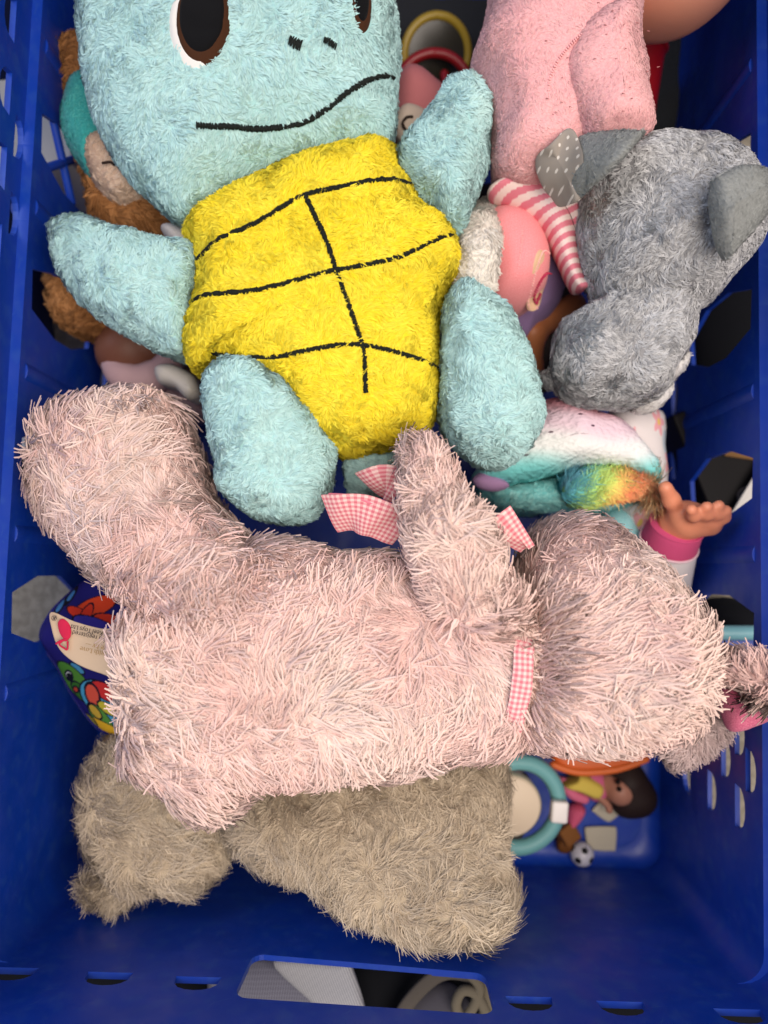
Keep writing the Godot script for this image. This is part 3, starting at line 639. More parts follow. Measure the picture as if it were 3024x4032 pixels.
	var dark := pillow(pts([108.2, 100, -43.3, 124.7, 100, -49.8, 137.6, 100, -41.6, 134.1, 100, -28.5, 114.5, 100, -28.5]), pts([117.9, 100, -38.3, 127.7, 100, -35.1]), 0.01, 0.02)
	var dm := part(o, "forelock", to_mesh(dark), cloth(rgb(90, 70, 120), 60, 0.5))
	fur(dm, "forelock_hair", dark, fluff, fur_mat, {"density": 700000, "length": 0.014, "lean": 0.8, "swirl": 0.5, "follow": 0.8, "flow": V(0.6, 0, -0.6), "tint": [lin(rgb(84, 66, 130)), lin(rgb(96, 140, 190))], "sd": 182})


# ---------------------------------------------------------------- baby doll in a flowered suit
func build_baby_doll():
	var o := thing("baby_doll", "baby doll in a flowered white suit holding up one open hand with a pink cuff", "doll", V(0.23, 0, -0.02))
	var flowers := [[0.3, 0.3], [0.75, 0.15], [0.62, 0.6], [0.15, 0.7], [0.85, 0.85], [0.45, 0.9], [0.95, 0.45]]
	var floral := printed(192, func(u, v):
		var c := rgb(232, 224, 222)
		if Vector2(u - 0.9, v - 0.3).length() < 0.1:
			c = rgb(196, 206, 214)
		for f in flowers:
			var d := Vector2(u - f[0], v - f[1])
			var petal: float = 0.085 + 0.03 * cos(d.angle() * 5.0)
			if d.length() < petal:
				c = rgb(240, 172, 178)
			if d.length() < 0.028:
				c = rgb(238, 200, 110)
		return c)
	part(o, "suit", to_mesh(pillow(pts([158.6, 100, -106.2, 178.6, 100, -111.2, 196.6, 100, -107.9, 198.3, 100, -84.5, 198.8, 100, -51.5, 196.2, 100, -28.5, 182.9, 100, -18.7, 167, 100, -38.3, 161.3, 100, -77.9]), pts([178, 100, -87.9, 183.5, 100, -44.9]), 0.02, 0.09, {"power": 3.0, "lump": 0.002})), floral)
	var wrist := Vector3(0.1962, 0.1310, -0.0274)
	part(o, "sleeve", to_mesh(tube([Vector3(0.1990, 0.0600, 0.0392), Vector3(0.1963, 0.0920, 0.0074), Vector3(0.1949, 0.1160, -0.0143)], [0.026, 0.0225, 0.0185], 20, 6, 1.0, 0.3)), floral)
	var cuff_pink := cloth(rgb(206, 82, 124), 140, 0.4)
	var low := Vector3(0.1942, 0.1170, -0.0143)
	var high := Vector3(0.1955, 0.1280, -0.0257)
	var cuff := part(o, "cuff", to_mesh(tube([low, high], [0.0192, 0.0178], 24, 5, 1.0, 0.12)), cuff_pink)
	part(cuff, "cuff_edging", to_mesh(ring_round(low, (high - low).normalized(), 0.0194, 0.0009)), cloth(rgb(240, 206, 212), 140, 0.4))
	part(cuff, "cuff_edging", to_mesh(ring_round(high, (high - low).normalized(), 0.0176, 0.0008)), cuff_pink)
	# hand: palm up, thumb out to one side
	var flesh := mat(rgb(216, 138, 106), 0.45, 0.45)
	flesh.subsurf_scatter_enabled = true
	flesh.subsurf_scatter_strength = 0.04
	var bones := [[wrist, Vector3(0.1979, 0.1390, -0.0288), 0.0142, 0.0122], [Vector3(0.1953, 0.1410, -0.0305), Vector3(0.2109, 0.1450, -0.0284), 0.0092, 0.0078], [Vector3(0.1980, 0.1370, -0.0253), Vector3(0.2127, 0.1400, -0.0251), 0.0095, 0.007]]
	var chains := [
		pts([190.8, 142, -34, 183.6, 150, -40.6, 177.6, 157, -47.6]),
		pts([197.2, 148, -29.4, 194.5, 158, -30.6, 190.6, 164, -33.3]),
		pts([203.6, 149, -29.4, 203.7, 157, -31.8, 200.6, 163, -35.1]),
		pts([209.3, 148, -29.4, 211, 155, -32.2, 209, 161, -36.2]),
		pts([211.7, 146, -27.8, 216.6, 151, -29.8, 215.7, 157, -33.3]),
	]
	var k := 0
	for c in chains:
		var r: float = [0.0052, 0.0041, 0.0042, 0.004, 0.0036][k]
		bones.append([c[0], c[1], r * 1.12, r])
		bones.append([c[1], c[2], r, r * 0.86])
		k += 1
	part(o, "hand", to_mesh(body(bones, 0.0016, 0.0035)), flesh)


func ring_round(c: Vector3, axis: Vector3, radius: float, thick: float) -> Dictionary:
	var x := axis.cross(Vector3.RIGHT).normalized()
	var y := axis.cross(x)
	var p := []
	for i in 25:
		var a := TAU * i / 24
		p.append(c + (x * cos(a) + y * sin(a)) * radius)
	return tube(p, [thick, thick], 8, 2)


# ---------------------------------------------------------------- toys packed between
func build_small_toys():
	# teddy in a teal cap, head and foot showing at the left
	var t := thing("plush_teddy", "brown plush teddy in a teal cap squeezed between the turtle and the left wall", "plush toy", V(-0.2, 0, -0.22))
	var brown := cloth(rgb(140, 92, 54), 60, 0.5)
	var btint := [lin(rgb(120, 78, 44)), lin(rgb(186, 132, 84))]
	var head := pillow(pts([-222.6, 120, -332.4, -224, 120, -359.9, -194, 120, -370.2, -140.7, 120, -332.4, -132.8, 120, -258, -141.7, 120, -218, -170.8, 120, -221.3, -198.5, 120, -231.2, -204, 120, -254.6, -214.7, 120, -288.2]), pts([-182.8, 120, -315.4, -165.1, 120, -254.6]), 0.04, 0.07, {"lump": 0.002})
	var hm := part(t, "head", to_mesh(head), brown)
	fur(hm, "brown_fur", head, pile, fur_mat, {"density": 500000, "length": 0.007, "lean": 0.65, "swirl": 1.2, "tint": btint, "sd": 201, "under": 0.1})
	var cap := pillow(pts([-204.7, 145, -320.7, -180.5, 145, -322.3, -164, 145, -283.5, -182, 145, -261, -191.6, 145, -251.4, -200.5, 145, -261, -210.3, 145, -277, -213.3, 145, -296.4]), pts([-194, 145, -302.8, -190.2, 145, -277]), 0.028, 0.05, {"lump": 0.001})
	var cm := part(t, "cap", to_mesh(cap), cloth(rgb(52, 150, 150), 90, 0.6, rgb(70, 172, 168)))
	fur(cm, "cap_nap", cap, pile, fur_mat, {"density": 500000, "length": 0.0022, "lean": 0.75, "swirl": 0.8, "tint": [lin(rgb(46, 140, 142)), lin(rgb(92, 190, 184))], "sd": 202, "under": 0.1})
	var muzzle := pillow(pts([-191.9, 150, -275.7, -179.1, 150, -280.5, -152.5, 150, -255.1, -152.2, 150, -239.3, -165.8, 150, -234.6, -176.5, 150, -235.5, -187.3, 150, -244, -193.8, 150, -258.3]), pts([-181.8, 150, -264.6, -164.5, 150, -244]), 0.024, 0.04, {"lump": 0.002})
	var mz := part(t, "muzzle", to_mesh(muzzle), cloth(rgb(206, 176, 152), 70, 0.5))
	fur(mz, "muzzle_nap", muzzle, pile, fur_mat, {"density": 500000, "length": 0.003, "lean": 0.72, "swirl": 1.0, "tint": [lin(rgb(200, 170, 146)), lin(rgb(232, 208, 186))], "sd": 203, "under": 0.1})
	part(mz, "stitched_smile", to_mesh(tube([Vector3(-0.1747, 0.1780, -0.2482), Vector3(-0.1701, 0.1780, -0.2488), Vector3(-0.1681, 0.1770, -0.2476)], [0.0008, 0.0008], 6, 5)), mat(rgb(50, 38, 34), 0.8))
	var foot := pillow(pts([-237.8, 100, -199.2, -234.7, 100, -206, -210.5, 100, -202.6, -196.5, 100, -178.7, -202.2, 100, -167.8, -214.4, 100, -164.4, -226.2, 100, -167.8, -234.8, 100, -178.7]), pts([-223.5, 100, -188.9, -213.2, 100, -178.7]), 0.03, 0.05, {"lump": 0.002})
	var fm := part(t, "foot", to_mesh(foot), brown)
	fur(fm, "brown_fur", foot, pile, fur_mat, {"density": 500000, "length": 0.006, "lean": 0.65, "swirl": 1.2, "tint": btint, "sd": 204, "under": 0.1})
	part(t, "white_collar", to_mesh(pillow(pts([-145.6, 150, -217.4, -136.6, 150, -220.5, -121.2, 150, -211.1, -118, 150, -198.6, -130.1, 150, -198.6]), pts([-134.9, 150, -211.1, -127.2, 150, -204.9]), 0.015, 0.03)), cloth(rgb(214, 206, 202), 80, 0.5))
	# brown doll below the turtle's arm
	var d := thing("brown_doll", "brown-skinned doll with a pale pink collar between the turtle's lower arm and the pink dog", "doll", V(-0.16, 0, -0.1))
	var hc := Vector3(-0.1845, 0.0850, -0.1611)
	part(d, "head", to_mesh(body([[hc, hc + V(0.03, -0.006, -0.03), 0.024, 0.042], [hc + V(-0.004, 0, 0.008), hc + V(0.012, -0.03, 0.014), 0.018, 0.016]], 0.004, 0.02)), mat(rgb(120, 76, 58), 0.5, 0.4))
	part(d, "collar", to_mesh(tube(pts([-196.4, 95, -142.8, -188, 100, -134, -175.4, 100, -130.7, -160.6, 100, -135.4, -152.5, 100, -144.8]), [0.008, 0.011, 0.012, 0.01], 12, 6)), cloth(rgb(214, 178, 180), 80, 0.5))
	part(d, "dress", to_mesh(pillow(pts([-203.1, 70, -140.7, -171.6, 70, -146, -143.6, 70, -146, -136, 70, -110.6, -202.3, 70, -110.6]), pts([-185.3, 70, -128.2, -153.8, 70, -128.2]), 0.02, 0.07)), cloth(rgb(198, 168, 174), 80, 0.5))
	var wcloth := thing("white_cloth", "scrap of white fleece between the turtle's arm and the pink dog", "cloth", V(-0.12, 0.08, -0.08))
	part(wcloth, "fleece", to_mesh(pillow(pts([-154.5, 130, -131.7, -142.1, 130, -133.3, -127.9, 130, -126.3, -123.9, 130, -114.3, -130.7, 130, -109.5, -140.2, 130, -117.4, -151.2, 130, -121.2]), pts([-145.1, 130, -127.6, -129.2, 130, -115.8]), 0.012, 0.03, {"lump": 0.001})), cloth(rgb(220, 214, 204), 90, 0.6))
	# plush with stitched eyes, hidden between turtle and doll
	var s := thing("sleepy_plush", "pink hooded plush with a cream face and stitched sleepy eye behind the turtle's raised arm", "plush toy", V(0.02, 0, -0.27))
	part(s, "hood", to_mesh(pillow(pts([10.4, 100, -354.6, 24.1, 100, -358.2, 41, 100, -345.7, 57.9, 100, -324.4, 57.7, 100, -289.2, 23.8, 100, -268.3, 3.5, 100, -275.2, 3.6, 100, -331.5]), pts([24, 100, -328, 30.6, 100, -296.3]), 0.035, 0.09, {"lump": 0.001})), cloth(rgb(206, 126, 128), 90, 0.4))
	var fs := pillow(pts([10.3, 135, -309.9, 18.6, 135, -313.8, 31.9, 135, -305.9, 31.8, 135, -289.4, 20.7, 135, -283.5, 11.5, 135, -286.8, 7.1, 135, -296]), pts([16.6, 135, -301.9, 20.7, 135, -292.7]), 0.008, 0.02)
	var fc := part(s, "face", to_mesh(fs), cloth(rgb(214, 196, 178), 90, 0.4))
	part(fc, "stitched_eye", to_mesh(tube([Vector3(0.0188, 0.1435, -0.2999), Vector3(0.0151, 0.1435, -0.2992), Vector3(0.0126, 0.1435, -0.2954), Vector3(0.0145, 0.1430, -0.2911), Vector3(0.0170, 0.1430, -0.2898)], [0.001, 0.001], 6, 6)), mat(rgb(58, 48, 42), 0.8))
	part(s, "body", to_mesh(pillow(pts([7.1, 90, -312.7, 24.4, 90, -312, 34.7, 90, -305.5, 31.1, 90, -273.4, 7, 90, -273.4]), pts([17.4, 90, -302, 20.8, 90, -287.7]), 0.03, 0.08)), cloth(rgb(206, 126, 128), 90, 0.4))
	# rings
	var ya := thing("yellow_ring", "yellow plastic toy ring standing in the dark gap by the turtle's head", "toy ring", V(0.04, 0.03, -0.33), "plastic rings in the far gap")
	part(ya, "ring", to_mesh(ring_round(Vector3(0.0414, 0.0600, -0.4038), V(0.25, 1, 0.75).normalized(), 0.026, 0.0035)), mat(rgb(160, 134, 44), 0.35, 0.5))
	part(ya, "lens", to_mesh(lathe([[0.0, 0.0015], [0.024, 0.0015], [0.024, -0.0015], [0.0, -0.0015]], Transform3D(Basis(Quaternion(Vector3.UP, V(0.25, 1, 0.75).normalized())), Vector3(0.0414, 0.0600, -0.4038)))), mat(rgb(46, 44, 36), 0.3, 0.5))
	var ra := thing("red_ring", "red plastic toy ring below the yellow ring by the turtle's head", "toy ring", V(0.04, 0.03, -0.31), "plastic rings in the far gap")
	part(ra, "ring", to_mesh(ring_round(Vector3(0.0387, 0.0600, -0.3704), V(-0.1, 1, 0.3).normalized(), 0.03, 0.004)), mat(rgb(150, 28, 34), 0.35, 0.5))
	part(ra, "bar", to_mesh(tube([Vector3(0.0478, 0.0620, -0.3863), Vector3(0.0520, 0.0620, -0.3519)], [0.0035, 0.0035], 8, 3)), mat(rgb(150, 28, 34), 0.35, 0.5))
	var dc := thing("added_shade_cloth", "dark grey cloth added as far end shade under the plastic rings and pink doll", "cloth", V(0.1, 0, -0.38))  # dark sheet added over the blue crate, standing in for shade at the far end
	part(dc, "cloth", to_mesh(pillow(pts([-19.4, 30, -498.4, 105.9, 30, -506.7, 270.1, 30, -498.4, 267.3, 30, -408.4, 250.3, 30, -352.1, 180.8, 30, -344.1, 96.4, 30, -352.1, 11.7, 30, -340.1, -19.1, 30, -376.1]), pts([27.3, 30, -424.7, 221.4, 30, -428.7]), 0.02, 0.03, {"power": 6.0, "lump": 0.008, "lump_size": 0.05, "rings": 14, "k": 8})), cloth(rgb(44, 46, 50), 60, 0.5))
	# red cup
	var cup := thing("red_cup", "small red plastic cup wedged behind the pink doll's arm", "cup", Vector3(0.2220, 0.0200, -0.3887))
	var foot_at := Vector3(0.1854, 0.0800, -0.3223)
	var up := (Vector3(0.1851, 0.0900, -0.3625) - foot_at)
	var tilt := Transform3D(Basis(Quaternion(Vector3.UP, up.normalized())), foot_at + up.normalized() * 0.03)
	part(cup, "cup_body", to_mesh(lathe([[0.0, -0.03], [0.017, -0.03], [0.024, 0.03], [0.0222, 0.03], [0.0155, -0.028], [0.0, -0.028]], tilt)), mat(rgb(150, 18, 28), 0.4, 0.45))
	part(cup, "lip", to_mesh(ring_round(tilt * V(0, 0.03, 0), tilt.basis.y, 0.0245, 0.0016)), mat(rgb(160, 22, 32), 0.4, 0.45))
	# round pink plush in a lilac wrap
	var p := thing("round_plush", "round pink plush with a white fleece brim and lilac wrap beside the turtle's leg", "plush toy", V(0.11, 0, -0.17))
	var dome := pillow(pts([61.6, 140, -222, 70.9, 140, -229, 87.7, 140, -227.1, 99.4, 140, -220.1, 106.6, 140, -207.6, 108.3, 140, -193.4, 104.3, 140, -177.5, 93.1, 140, -168.1, 80.8, 140, -165, 67.9, 140, -171.2, 58.9, 140, -202.9]), pts([79.1, 140, -209.2, 86.6, 140, -190.2]), [0.045, 0.045], 0.06, {"power": 2.4})
	var dm := part(p, "cap", to_mesh(dome), cloth(rgb(238, 142, 146), 120, 0.5, rgb(244, 158, 160)))
	part(dm, "seam", to_mesh(stitched(dome, pts([84.1, 184, -201.6, 82.4, 183, -184.7, 80.4, 157, -168.2]), 0.0012, 0.0003, 8, 0.0012)), cloth(rgb(246, 176, 176), 90, 0.4))
	var brim := tube(pts([67.7, 150, -231.5, 60.1, 178, -204.4, 57.3, 185, -183.9, 55.6, 175, -170.5, 57.4, 150, -167.7]), [0.008, 0.0125, 0.013, 0.011], 14, 6)
	var bm := part(p, "fleece_brim", to_mesh(brim), cloth(rgb(240, 232, 220), 80, 0.6))
	fur(bm, "brim_fleece", brim, pile, fur_mat, {"density": 700000, "length": 0.003, "lean": 0.5, "swirl": 1.5, "tint": [lin(rgb(226, 216, 204)), lin(rgb(250, 246, 238))], "sd": 221})
	var patch := part(dm, "oval_patch", to_mesh(oval_patch(dome, Vector3(0.0968, 0.1700, -0.1783), 0.0065, 0.0145, 0.0012)), cloth(rgb(222, 184, 150), 160, 0.8))
	part(patch, "patch_border", to_mesh(stitched(dome, pts([103.4, 165, -194.7, 96.9, 165, -190.5, 93.2, 165, -180.3, 92.5, 165, -170.7, 95.4, 165, -165.9, 100, 165, -166.5]), 0.0016, 0.0008, 5, 0.0008)), cloth(rgb(246, 190, 184), 160, 0.6))
	part(patch, "stitched_line", to_mesh(stitched(dome, pts([105, 160, -185.9, 99, 160, -180.4, 95.3, 160, -173.8, 97.6, 160, -170.1, 99.5, 160, -174.4]), 0.0009, 0.0022, 5, 0.0007)), cloth(rgb(186, 60, 92), 160, 0.6))
	part(p, "lilac_wrap", to_mesh(pillow(pts([104.5, 100, -250.9, 121.1, 100, -240.5, 131.5, 100, -219.8, 130.5, 100, -199.2, 121.8, 100, -178.7, 108.3, 100, -163.4, 96.5, 100, -151.6, 83.3, 100, -165.1, 83.6, 100, -192.3]), pts([110.8, 100, -219.8, 103.5, 100, -178.7]), [0.04, 0.03], 0.08, {"lump": 0.002})), cloth(rgb(142, 118, 160), 90, 0.5))
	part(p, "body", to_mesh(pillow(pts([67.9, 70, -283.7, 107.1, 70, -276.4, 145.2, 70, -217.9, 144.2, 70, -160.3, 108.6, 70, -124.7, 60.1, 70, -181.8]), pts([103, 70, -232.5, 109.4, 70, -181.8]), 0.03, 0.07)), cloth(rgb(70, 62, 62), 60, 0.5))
	# plastic doll fingers in the gap
	var f := thing("plastic_doll", "small orange-brown plastic doll foot in the gap beside the cat", "doll", V(0.15, 0, -0.13))
	var fb := [[Vector3(0.1063, 0.1000, -0.1414), Vector3(0.1052, 0.1100, -0.1619), 0.007, 0.0085], [Vector3(0.1052, 0.1100, -0.1619), Vector3(0.1173, 0.1050, -0.1736), 0.0085, 0.008], [Vector3(0.1173, 0.1050, -0.1736), Vector3(0.1369, 0.1000, -0.1855), 0.008, 0.009]]
	for k in 4:
		fb.append([Vector3(0.1063, 0.1000, -0.1414) + V(k * 0.003 - 0.005, 0, 0), Vector3(0.1063, 0.1000, -0.1381) + V(k * 0.0034 - 0.006, 0, 0.003), 0.0026, 0.0024])
	part(f, "foot", to_mesh(body(fb, 0.0025, 0.006)), mat(rgb(176, 110, 70), 0.45, 0.4))
	# padded cloth book with sea prints
	build_book()


func build_book():
	var o := thing("cloth_book", "padded dark blue cloth book with printed sea animals under the dog's label", "book", V(-0.18, 0, 0.08))
	var ovals := [   # x, y, radius x, radius y, turn, colour
		[0.42, 0.19, 0.14, 0.05, -0.35, rgb(214, 70, 40)], [0.33, 0.23, 0.09, 0.03, 0.35, rgb(206, 58, 40)], [0.36, 0.25, 0.09, 0.03, -1.0, rgb(206, 58, 40)], [0.52, 0.26, 0.1, 0.03, 0.2, rgb(206, 58, 40)],
		[0.18, 0.19, 0.018, 0.045, 0.7, rgb(70, 130, 190)], [0.26, 0.13, 0.015, 0.04, 0.7, rgb(70, 130, 190)], [0.42, 0.3, 0.14, 0.05, 0.3, rgb(62, 54, 150)], [0.27, 0.55, 0.05, 0.02, 0.5, rgb(70, 140, 180)],
		[0.24, 0.635, 0.155, 0.072, 0.72, rgb(74, 128, 52)], [0.27, 0.69, 0.07, 0.04, 0.72, rgb(52, 104, 44)],
		[0.46, 0.75, 0.2, 0.11, 0.5, rgb(70, 152, 188)], [0.45, 0.675, 0.1, 0.045, 0.4, rgb(202, 52, 52)], [0.36, 0.7, 0.042, 0.062, -0.3, rgb(206, 84, 66)],
		[0.46, 0.775, 0.07, 0.028, 0.45, rgb(196, 184, 60)], [0.4, 0.83, 0.1, 0.045, 0.75, rgb(84, 140, 60)], [0.37, 0.8, 0.05, 0.025, 0.75, rgb(190, 160, 60)],
		[0.44, 0.93, 0.2, 0.06, 0.4, rgb(214, 170, 44)], [0.3, 0.88, 0.06, 0.05, 0.4, rgb(150, 140, 50)], [0.2, 0.6, 0.024, 0.024, 0.0, rgb(220, 230, 226)], [0.203, 0.606, 0.012, 0.012, 0.0, rgb(24, 30, 34)], [0.24, 0.68, 0.016, 0.014, 0.0, rgb(180, 70, 50)]]
	var print_mat := printed(256, func(u, v):
		var c := rgb(34, 32, 104)
		for q in ovals:
			var d := Vector2(u - q[0], v - q[1]).rotated(-q[4])
			var e := Vector2(d.x / q[2], d.y / q[3]).length()
			if e < 1.0:
				c = q[5]
			elif e < 1.0 + 0.012 / q[2]:
				c = rgb(24, 24, 40)
		return c, 0.7)
	var s := pillow(pts([-224.1, 120, 35, -207.8, 130, 20.6, -185.9, 140, 6.8, -146.7, 150, 12.5, -119.5, 150, 53.2, -123.5, 130, 115.1, -169.2, 120, 114.5, -191.3, 115, 109.5, -211.1, 110, 88.9, -221.8, 110, 70.2, -232.1, 115, 50.9]), pts([-190.1, 135, 36.9, -163.6, 130, 79.4]), 0.012, 0.1, {"power": 5.0})
	var b := part(o, "printed_cover", to_mesh(s), print_mat)
	part(b, "padded_edge", to_mesh(tube(pts([-186.1, 138, 6.8, -208.6, 128, 21.3, -225.6, 118, 35.7, -232.4, 113, 51.7, -222, 108, 71.1, -211.3, 108, 89.9, -191.4, 113, 110.5, -169.3, 118, 114.9]), [0.0022, 0.0022], 8, 6)), cloth(rgb(34, 34, 104), 90, 0.4))


# ---------------------------------------------------------------- on the crate floor
func build_crate_floor_toys():
	# lidded cup with a teal handle
	var c := thing("baby_cup", "cream baby cup with a pale teal ring handle and white latch on the crate floor", "cup", V(0.12, 0, 0.2))
	var teal := mat(rgb(104, 158, 160), 0.45, 0.4)
	var ringc := Vector3(0.0998, 0.0550, 0.1796)
	part(c, "ring_handle", to_mesh(ring_round(ringc, V(0.12, 1, 0.05).normalized(), 0.0318, 0.0062)), teal)
	part(c, "cup_body", to_mesh(lathe([[0.0, -0.05], [0.02, -0.05], [0.024, 0.004], [0.021, 0.008], [0.0, 0.009]], Transform3D(Basis(Vector3.RIGHT, 0.1), Vector3(0.0929, 0.0550, 0.1786)))), mat(rgb(206, 188, 164), 0.5, 0.4))
	part(c, "strap", to_mesh(tube(pts([105.1, 50, 161.4, 111.8, 50, 181.8, 101.1, 50, 202.2, 90.5, 50, 212.3]), [0.004, 0.004], 8, 6)), mat(rgb(52, 46, 44), 0.5))
	part(c, "latch", to_mesh(smooth_box(V(0.0125, 0.009, 0.016), 0.002, Transform3D(Basis(Vector3.UP, -0.1), Vector3(0.1293, 0.0600, 0.1827)))), mat(rgb(222, 216, 212), 0.4, 0.5))
	# small figure lying on its back
	var d := thing("doll_figure", "small dark-haired doll figure in a yellow and pink dress lying on the crate floor", "doll", V(0.2, 0, 0.19))
	var flesh := mat(rgb(168, 116, 96), 0.5, 0.4)
	var hair := mat(rgb(42, 30, 28), 0.6, 0.3)
	var hd := Vector3(0.1835, 0.0160, 0.1764)
	part(d, "hair", to_mesh(body([[hd + V(0.012, 0.002, -0.002), hd + V(0.018, 0, 0.008), 0.015, 0.015], [hd + V(0.01, 0, 0.014), hd + V(0.02, 0, 0.012), 0.012, 0.012], [hd + V(-0.004, 0, -0.012), hd + V(0.01, 0, -0.012), 0.006, 0.009]], 0.003, 0.008)), hair)
	var face := part(d, "head", to_mesh(body([[hd, hd + V(0.004, 0.006, 0.003), 0.0115, 0.0115], [hd + V(-0.01, 0, 0.001), hd, 0.004, 0.006]], 0.0025, 0.006)), flesh)
	for q in [Vector3(0.1823, 0.0320, 0.1700), Vector3(0.1833, 0.0320, 0.1753)]:
		part(face, "eye", to_mesh(lathe([[0.0, -0.001], [0.0022, -0.001], [0.0018, 0.0008], [0.0, 0.001]], Transform3D(Basis.IDENTITY, q), 12)), mat(rgb(30, 22, 22), 0.4))
	part(d, "blouse", to_mesh(pillow(pts([160.9, 14, 167.2, 171.4, 14, 165, 177.9, 14, 171.6, 179.2, 14, 183.2, 173.1, 14, 189.7, 164.2, 14, 186.8]), pts([167.5, 14, 173.4, 172.9, 14, 180.6]), 0.01, 0.012)), mat(rgb(196, 98, 132), 0.8))
	part(d, "skirt", to_mesh(pillow(pts([142.8, 16, 174.6, 152.1, 16, 170.3, 156.7, 16, 165.9, 172.8, 16, 173.9, 173.4, 16, 182.6, 167.4, 16, 186.2, 155.6, 16, 181.1, 145.3, 16, 178.2]), pts([150.2, 16, 174.6, 166.8, 16, 179]), 0.012, 0.012, {"power": 4.0})), mat(rgb(206, 182, 84), 0.8))
	for q in [pts([147.4, 12, 179.4, 152.2, 12, 185.2, 161, 12, 188.9]), pts([140, 12, 175.8, 147.5, 12, 176.5, 153.1, 12, 175.8])]:
		part(d, "leg", to_mesh(tube(q, [0.005, 0.004], 10, 4)), mat(rgb(214, 110, 140), 0.6))
	part(d, "arm", to_mesh(tube(pts([169.6, 20, 165.5, 178.9, 20, 162.7, 184.3, 20, 167]), [0.003, 0.0028], 10, 4)), flesh)
	part(d, "arm", to_mesh(tube(pts([171.1, 20, 185, 177.2, 20, 190.7, 178.6, 20, 195]), [0.003, 0.0028], 10, 4)), flesh)
	var ps := thing("pink_shoe", "pink plastic toy shoe beside the baby cup's latch", "toy shoe", V(0.165, 0, 0.225))
	var shoe := mat(rgb(216, 96, 128), 0.5, 0.4)
	part(ps, "shoe_body", to_mesh(pillow(pts([148, 10, 196.4, 157, 10, 192.8, 161.4, 10, 197.5, 158.7, 10, 204.8, 151.1, 10, 212.8, 147.4, 10, 211]), pts([156.2, 10, 197.5, 150.8, 10, 208.4]), [0.012, 0.007], 0.01)), shoe)
	part(ps, "sole", to_mesh(pillow(pts([149.2, 2, 198.6, 159.1, 2, 194.6, 164.7, 2, 200.1, 161.5, 2, 208.2, 153, 2, 216.7, 148.5, 2, 214.5]), pts([158.2, 2, 200.1, 152.7, 2, 211.1]), 0.003, 0.002, {"power": 8.0})), mat(rgb(150, 52, 84), 0.5))
	# two pale cards
	var paper := mat(rgb(196, 188, 168), 0.7, 0.3)
	var ca := thing("diamond_card", "pale cream card lying turned like a diamond by the doll figure's hair", "card", Vector3(0.1841, 0.0000, 0.2007))
	part(ca, "card", to_mesh(pillow(pts([170, 3, 199.8, 180.8, 3, 190.2, 186.1, 3, 191.7, 197.2, 3, 198.7, 194.9, 3, 201.2, 184.9, 3, 209.3, 179.7, 3, 208.6, 171.5, 3, 202.7]), pts([177.6, 3, 199.8, 189.7, 3, 199.8]), 0.0012, 0.0012, {"power": 14.0, "rings": 5})), paper)
	var cb := thing("rounded_card", "pale cream card with rounded corners beside the small football", "card", Vector3(0.1768, 0.0000, 0.2244))
	part(cb, "card", to_mesh(pillow(pts([163.3, 3, 216.3, 166, 3, 213.7, 185.6, 3, 213.4, 189.3, 3, 215.9, 188.2, 3, 231.3, 185.9, 3, 233.1, 168.7, 3, 232, 165, 3, 226.9]), pts([171.5, 3, 222.5, 181.6, 3, 223.3]), 0.0012, 0.0012, {"power": 14.0, "rings": 5})), paper)
	# key-ring football
	var b := thing("small_football", "tiny white football with black patches on the crate floor", "ball", Vector3(0.1615, 0.0000, 0.2365))
	var bc := Vector3(0.1590, 0.0095, 0.2328)
	var sp := SphereMesh.new()
	sp.radius = 0.0095
	sp.height = 0.019
	sp.radial_segments = 32
	sp.rings = 16
	placed(b, "ball_skin", sp, mat(rgb(206, 204, 214), 0.35, 0.5), Transform3D(Basis.IDENTITY, bc))
	for q in [V(0.05, 0.85, -0.6), V(-0.55, 0.8, 0.25), V(0.6, 0.75, 0.25), V(-0.9, 0.1, -0.6), V(0.9, 0.05, -0.5), V(0.05, 0.1, 1)]:
		var n: Vector3 = q.normalized()
		var cap := []
		for j in 5:
			cap.append([0.0096 * sin(0.31 * j / 4.0), 0.0097 * cos(0.31 * j / 4.0)])
		cap.append([0.0029, 0.0088])
		cap.reverse()
		part(b, "black_patch", to_mesh(lathe(cap, Transform3D(Basis(Quaternion(Vector3.UP, n)), bc), 5)), mat(rgb(24, 22, 26), 0.4, 0.4))
	# brown wooden piece
	var w := thing("wooden_piece", "small chipped brown wooden toy piece beside the small football", "toy", Vector3(0.1504, 0.0000, 0.2229))
	part(w, "block", to_mesh(smooth_box(V(0.015, 0.014, 0.015), 0.002, Transform3D(Basis(Vector3.UP, 0.5) * Basis(Vector3.FORWARD, 0.3), Vector3(0.1470, 0.0110, 0.2160)))), mat(rgb(130, 84, 44), 0.6))
	part(w, "peg", to_mesh(lathe([[0.0, -0.006], [0.006, -0.006], [0.0065, 0.004], [0.004, 0.006], [0.0, 0.006]], Transform3D(Basis(Vector3.RIGHT, 0.4), Vector3(0.1450, 0.0080, 0.2251)), 16)), mat(rgb(110, 68, 34), 0.6))
	var g := thing("orange_tray", "orange plastic toy tray mostly hidden under the dog's head", "tray", Vector3(0.1700, 0.0200, 0.1482))
	part(g, "tray", to_mesh(pillow(pts([130.9, 30, 138.6, 156.6, 30, 124.3, 196.5, 30, 131.5, 205.1, 30, 152.9, 181.3, 30, 160.7, 152.3, 30, 162.8, 134.3, 30, 156.4]), pts([156.2, 30, 145.7, 185.3, 30, 145.7]), 0.006, 0.03, {"power": 8.0})), mat(rgb(206, 96, 40), 0.45, 0.4))
	part(g, "tray_edge", to_mesh(tube(pts([131.3, 35, 155.8, 151, 35, 161.4, 179.8, 35, 159.3, 203.3, 35, 151.6]), [0.003, 0.003], 8, 6)), mat(rgb(214, 104, 46), 0.45, 0.4))
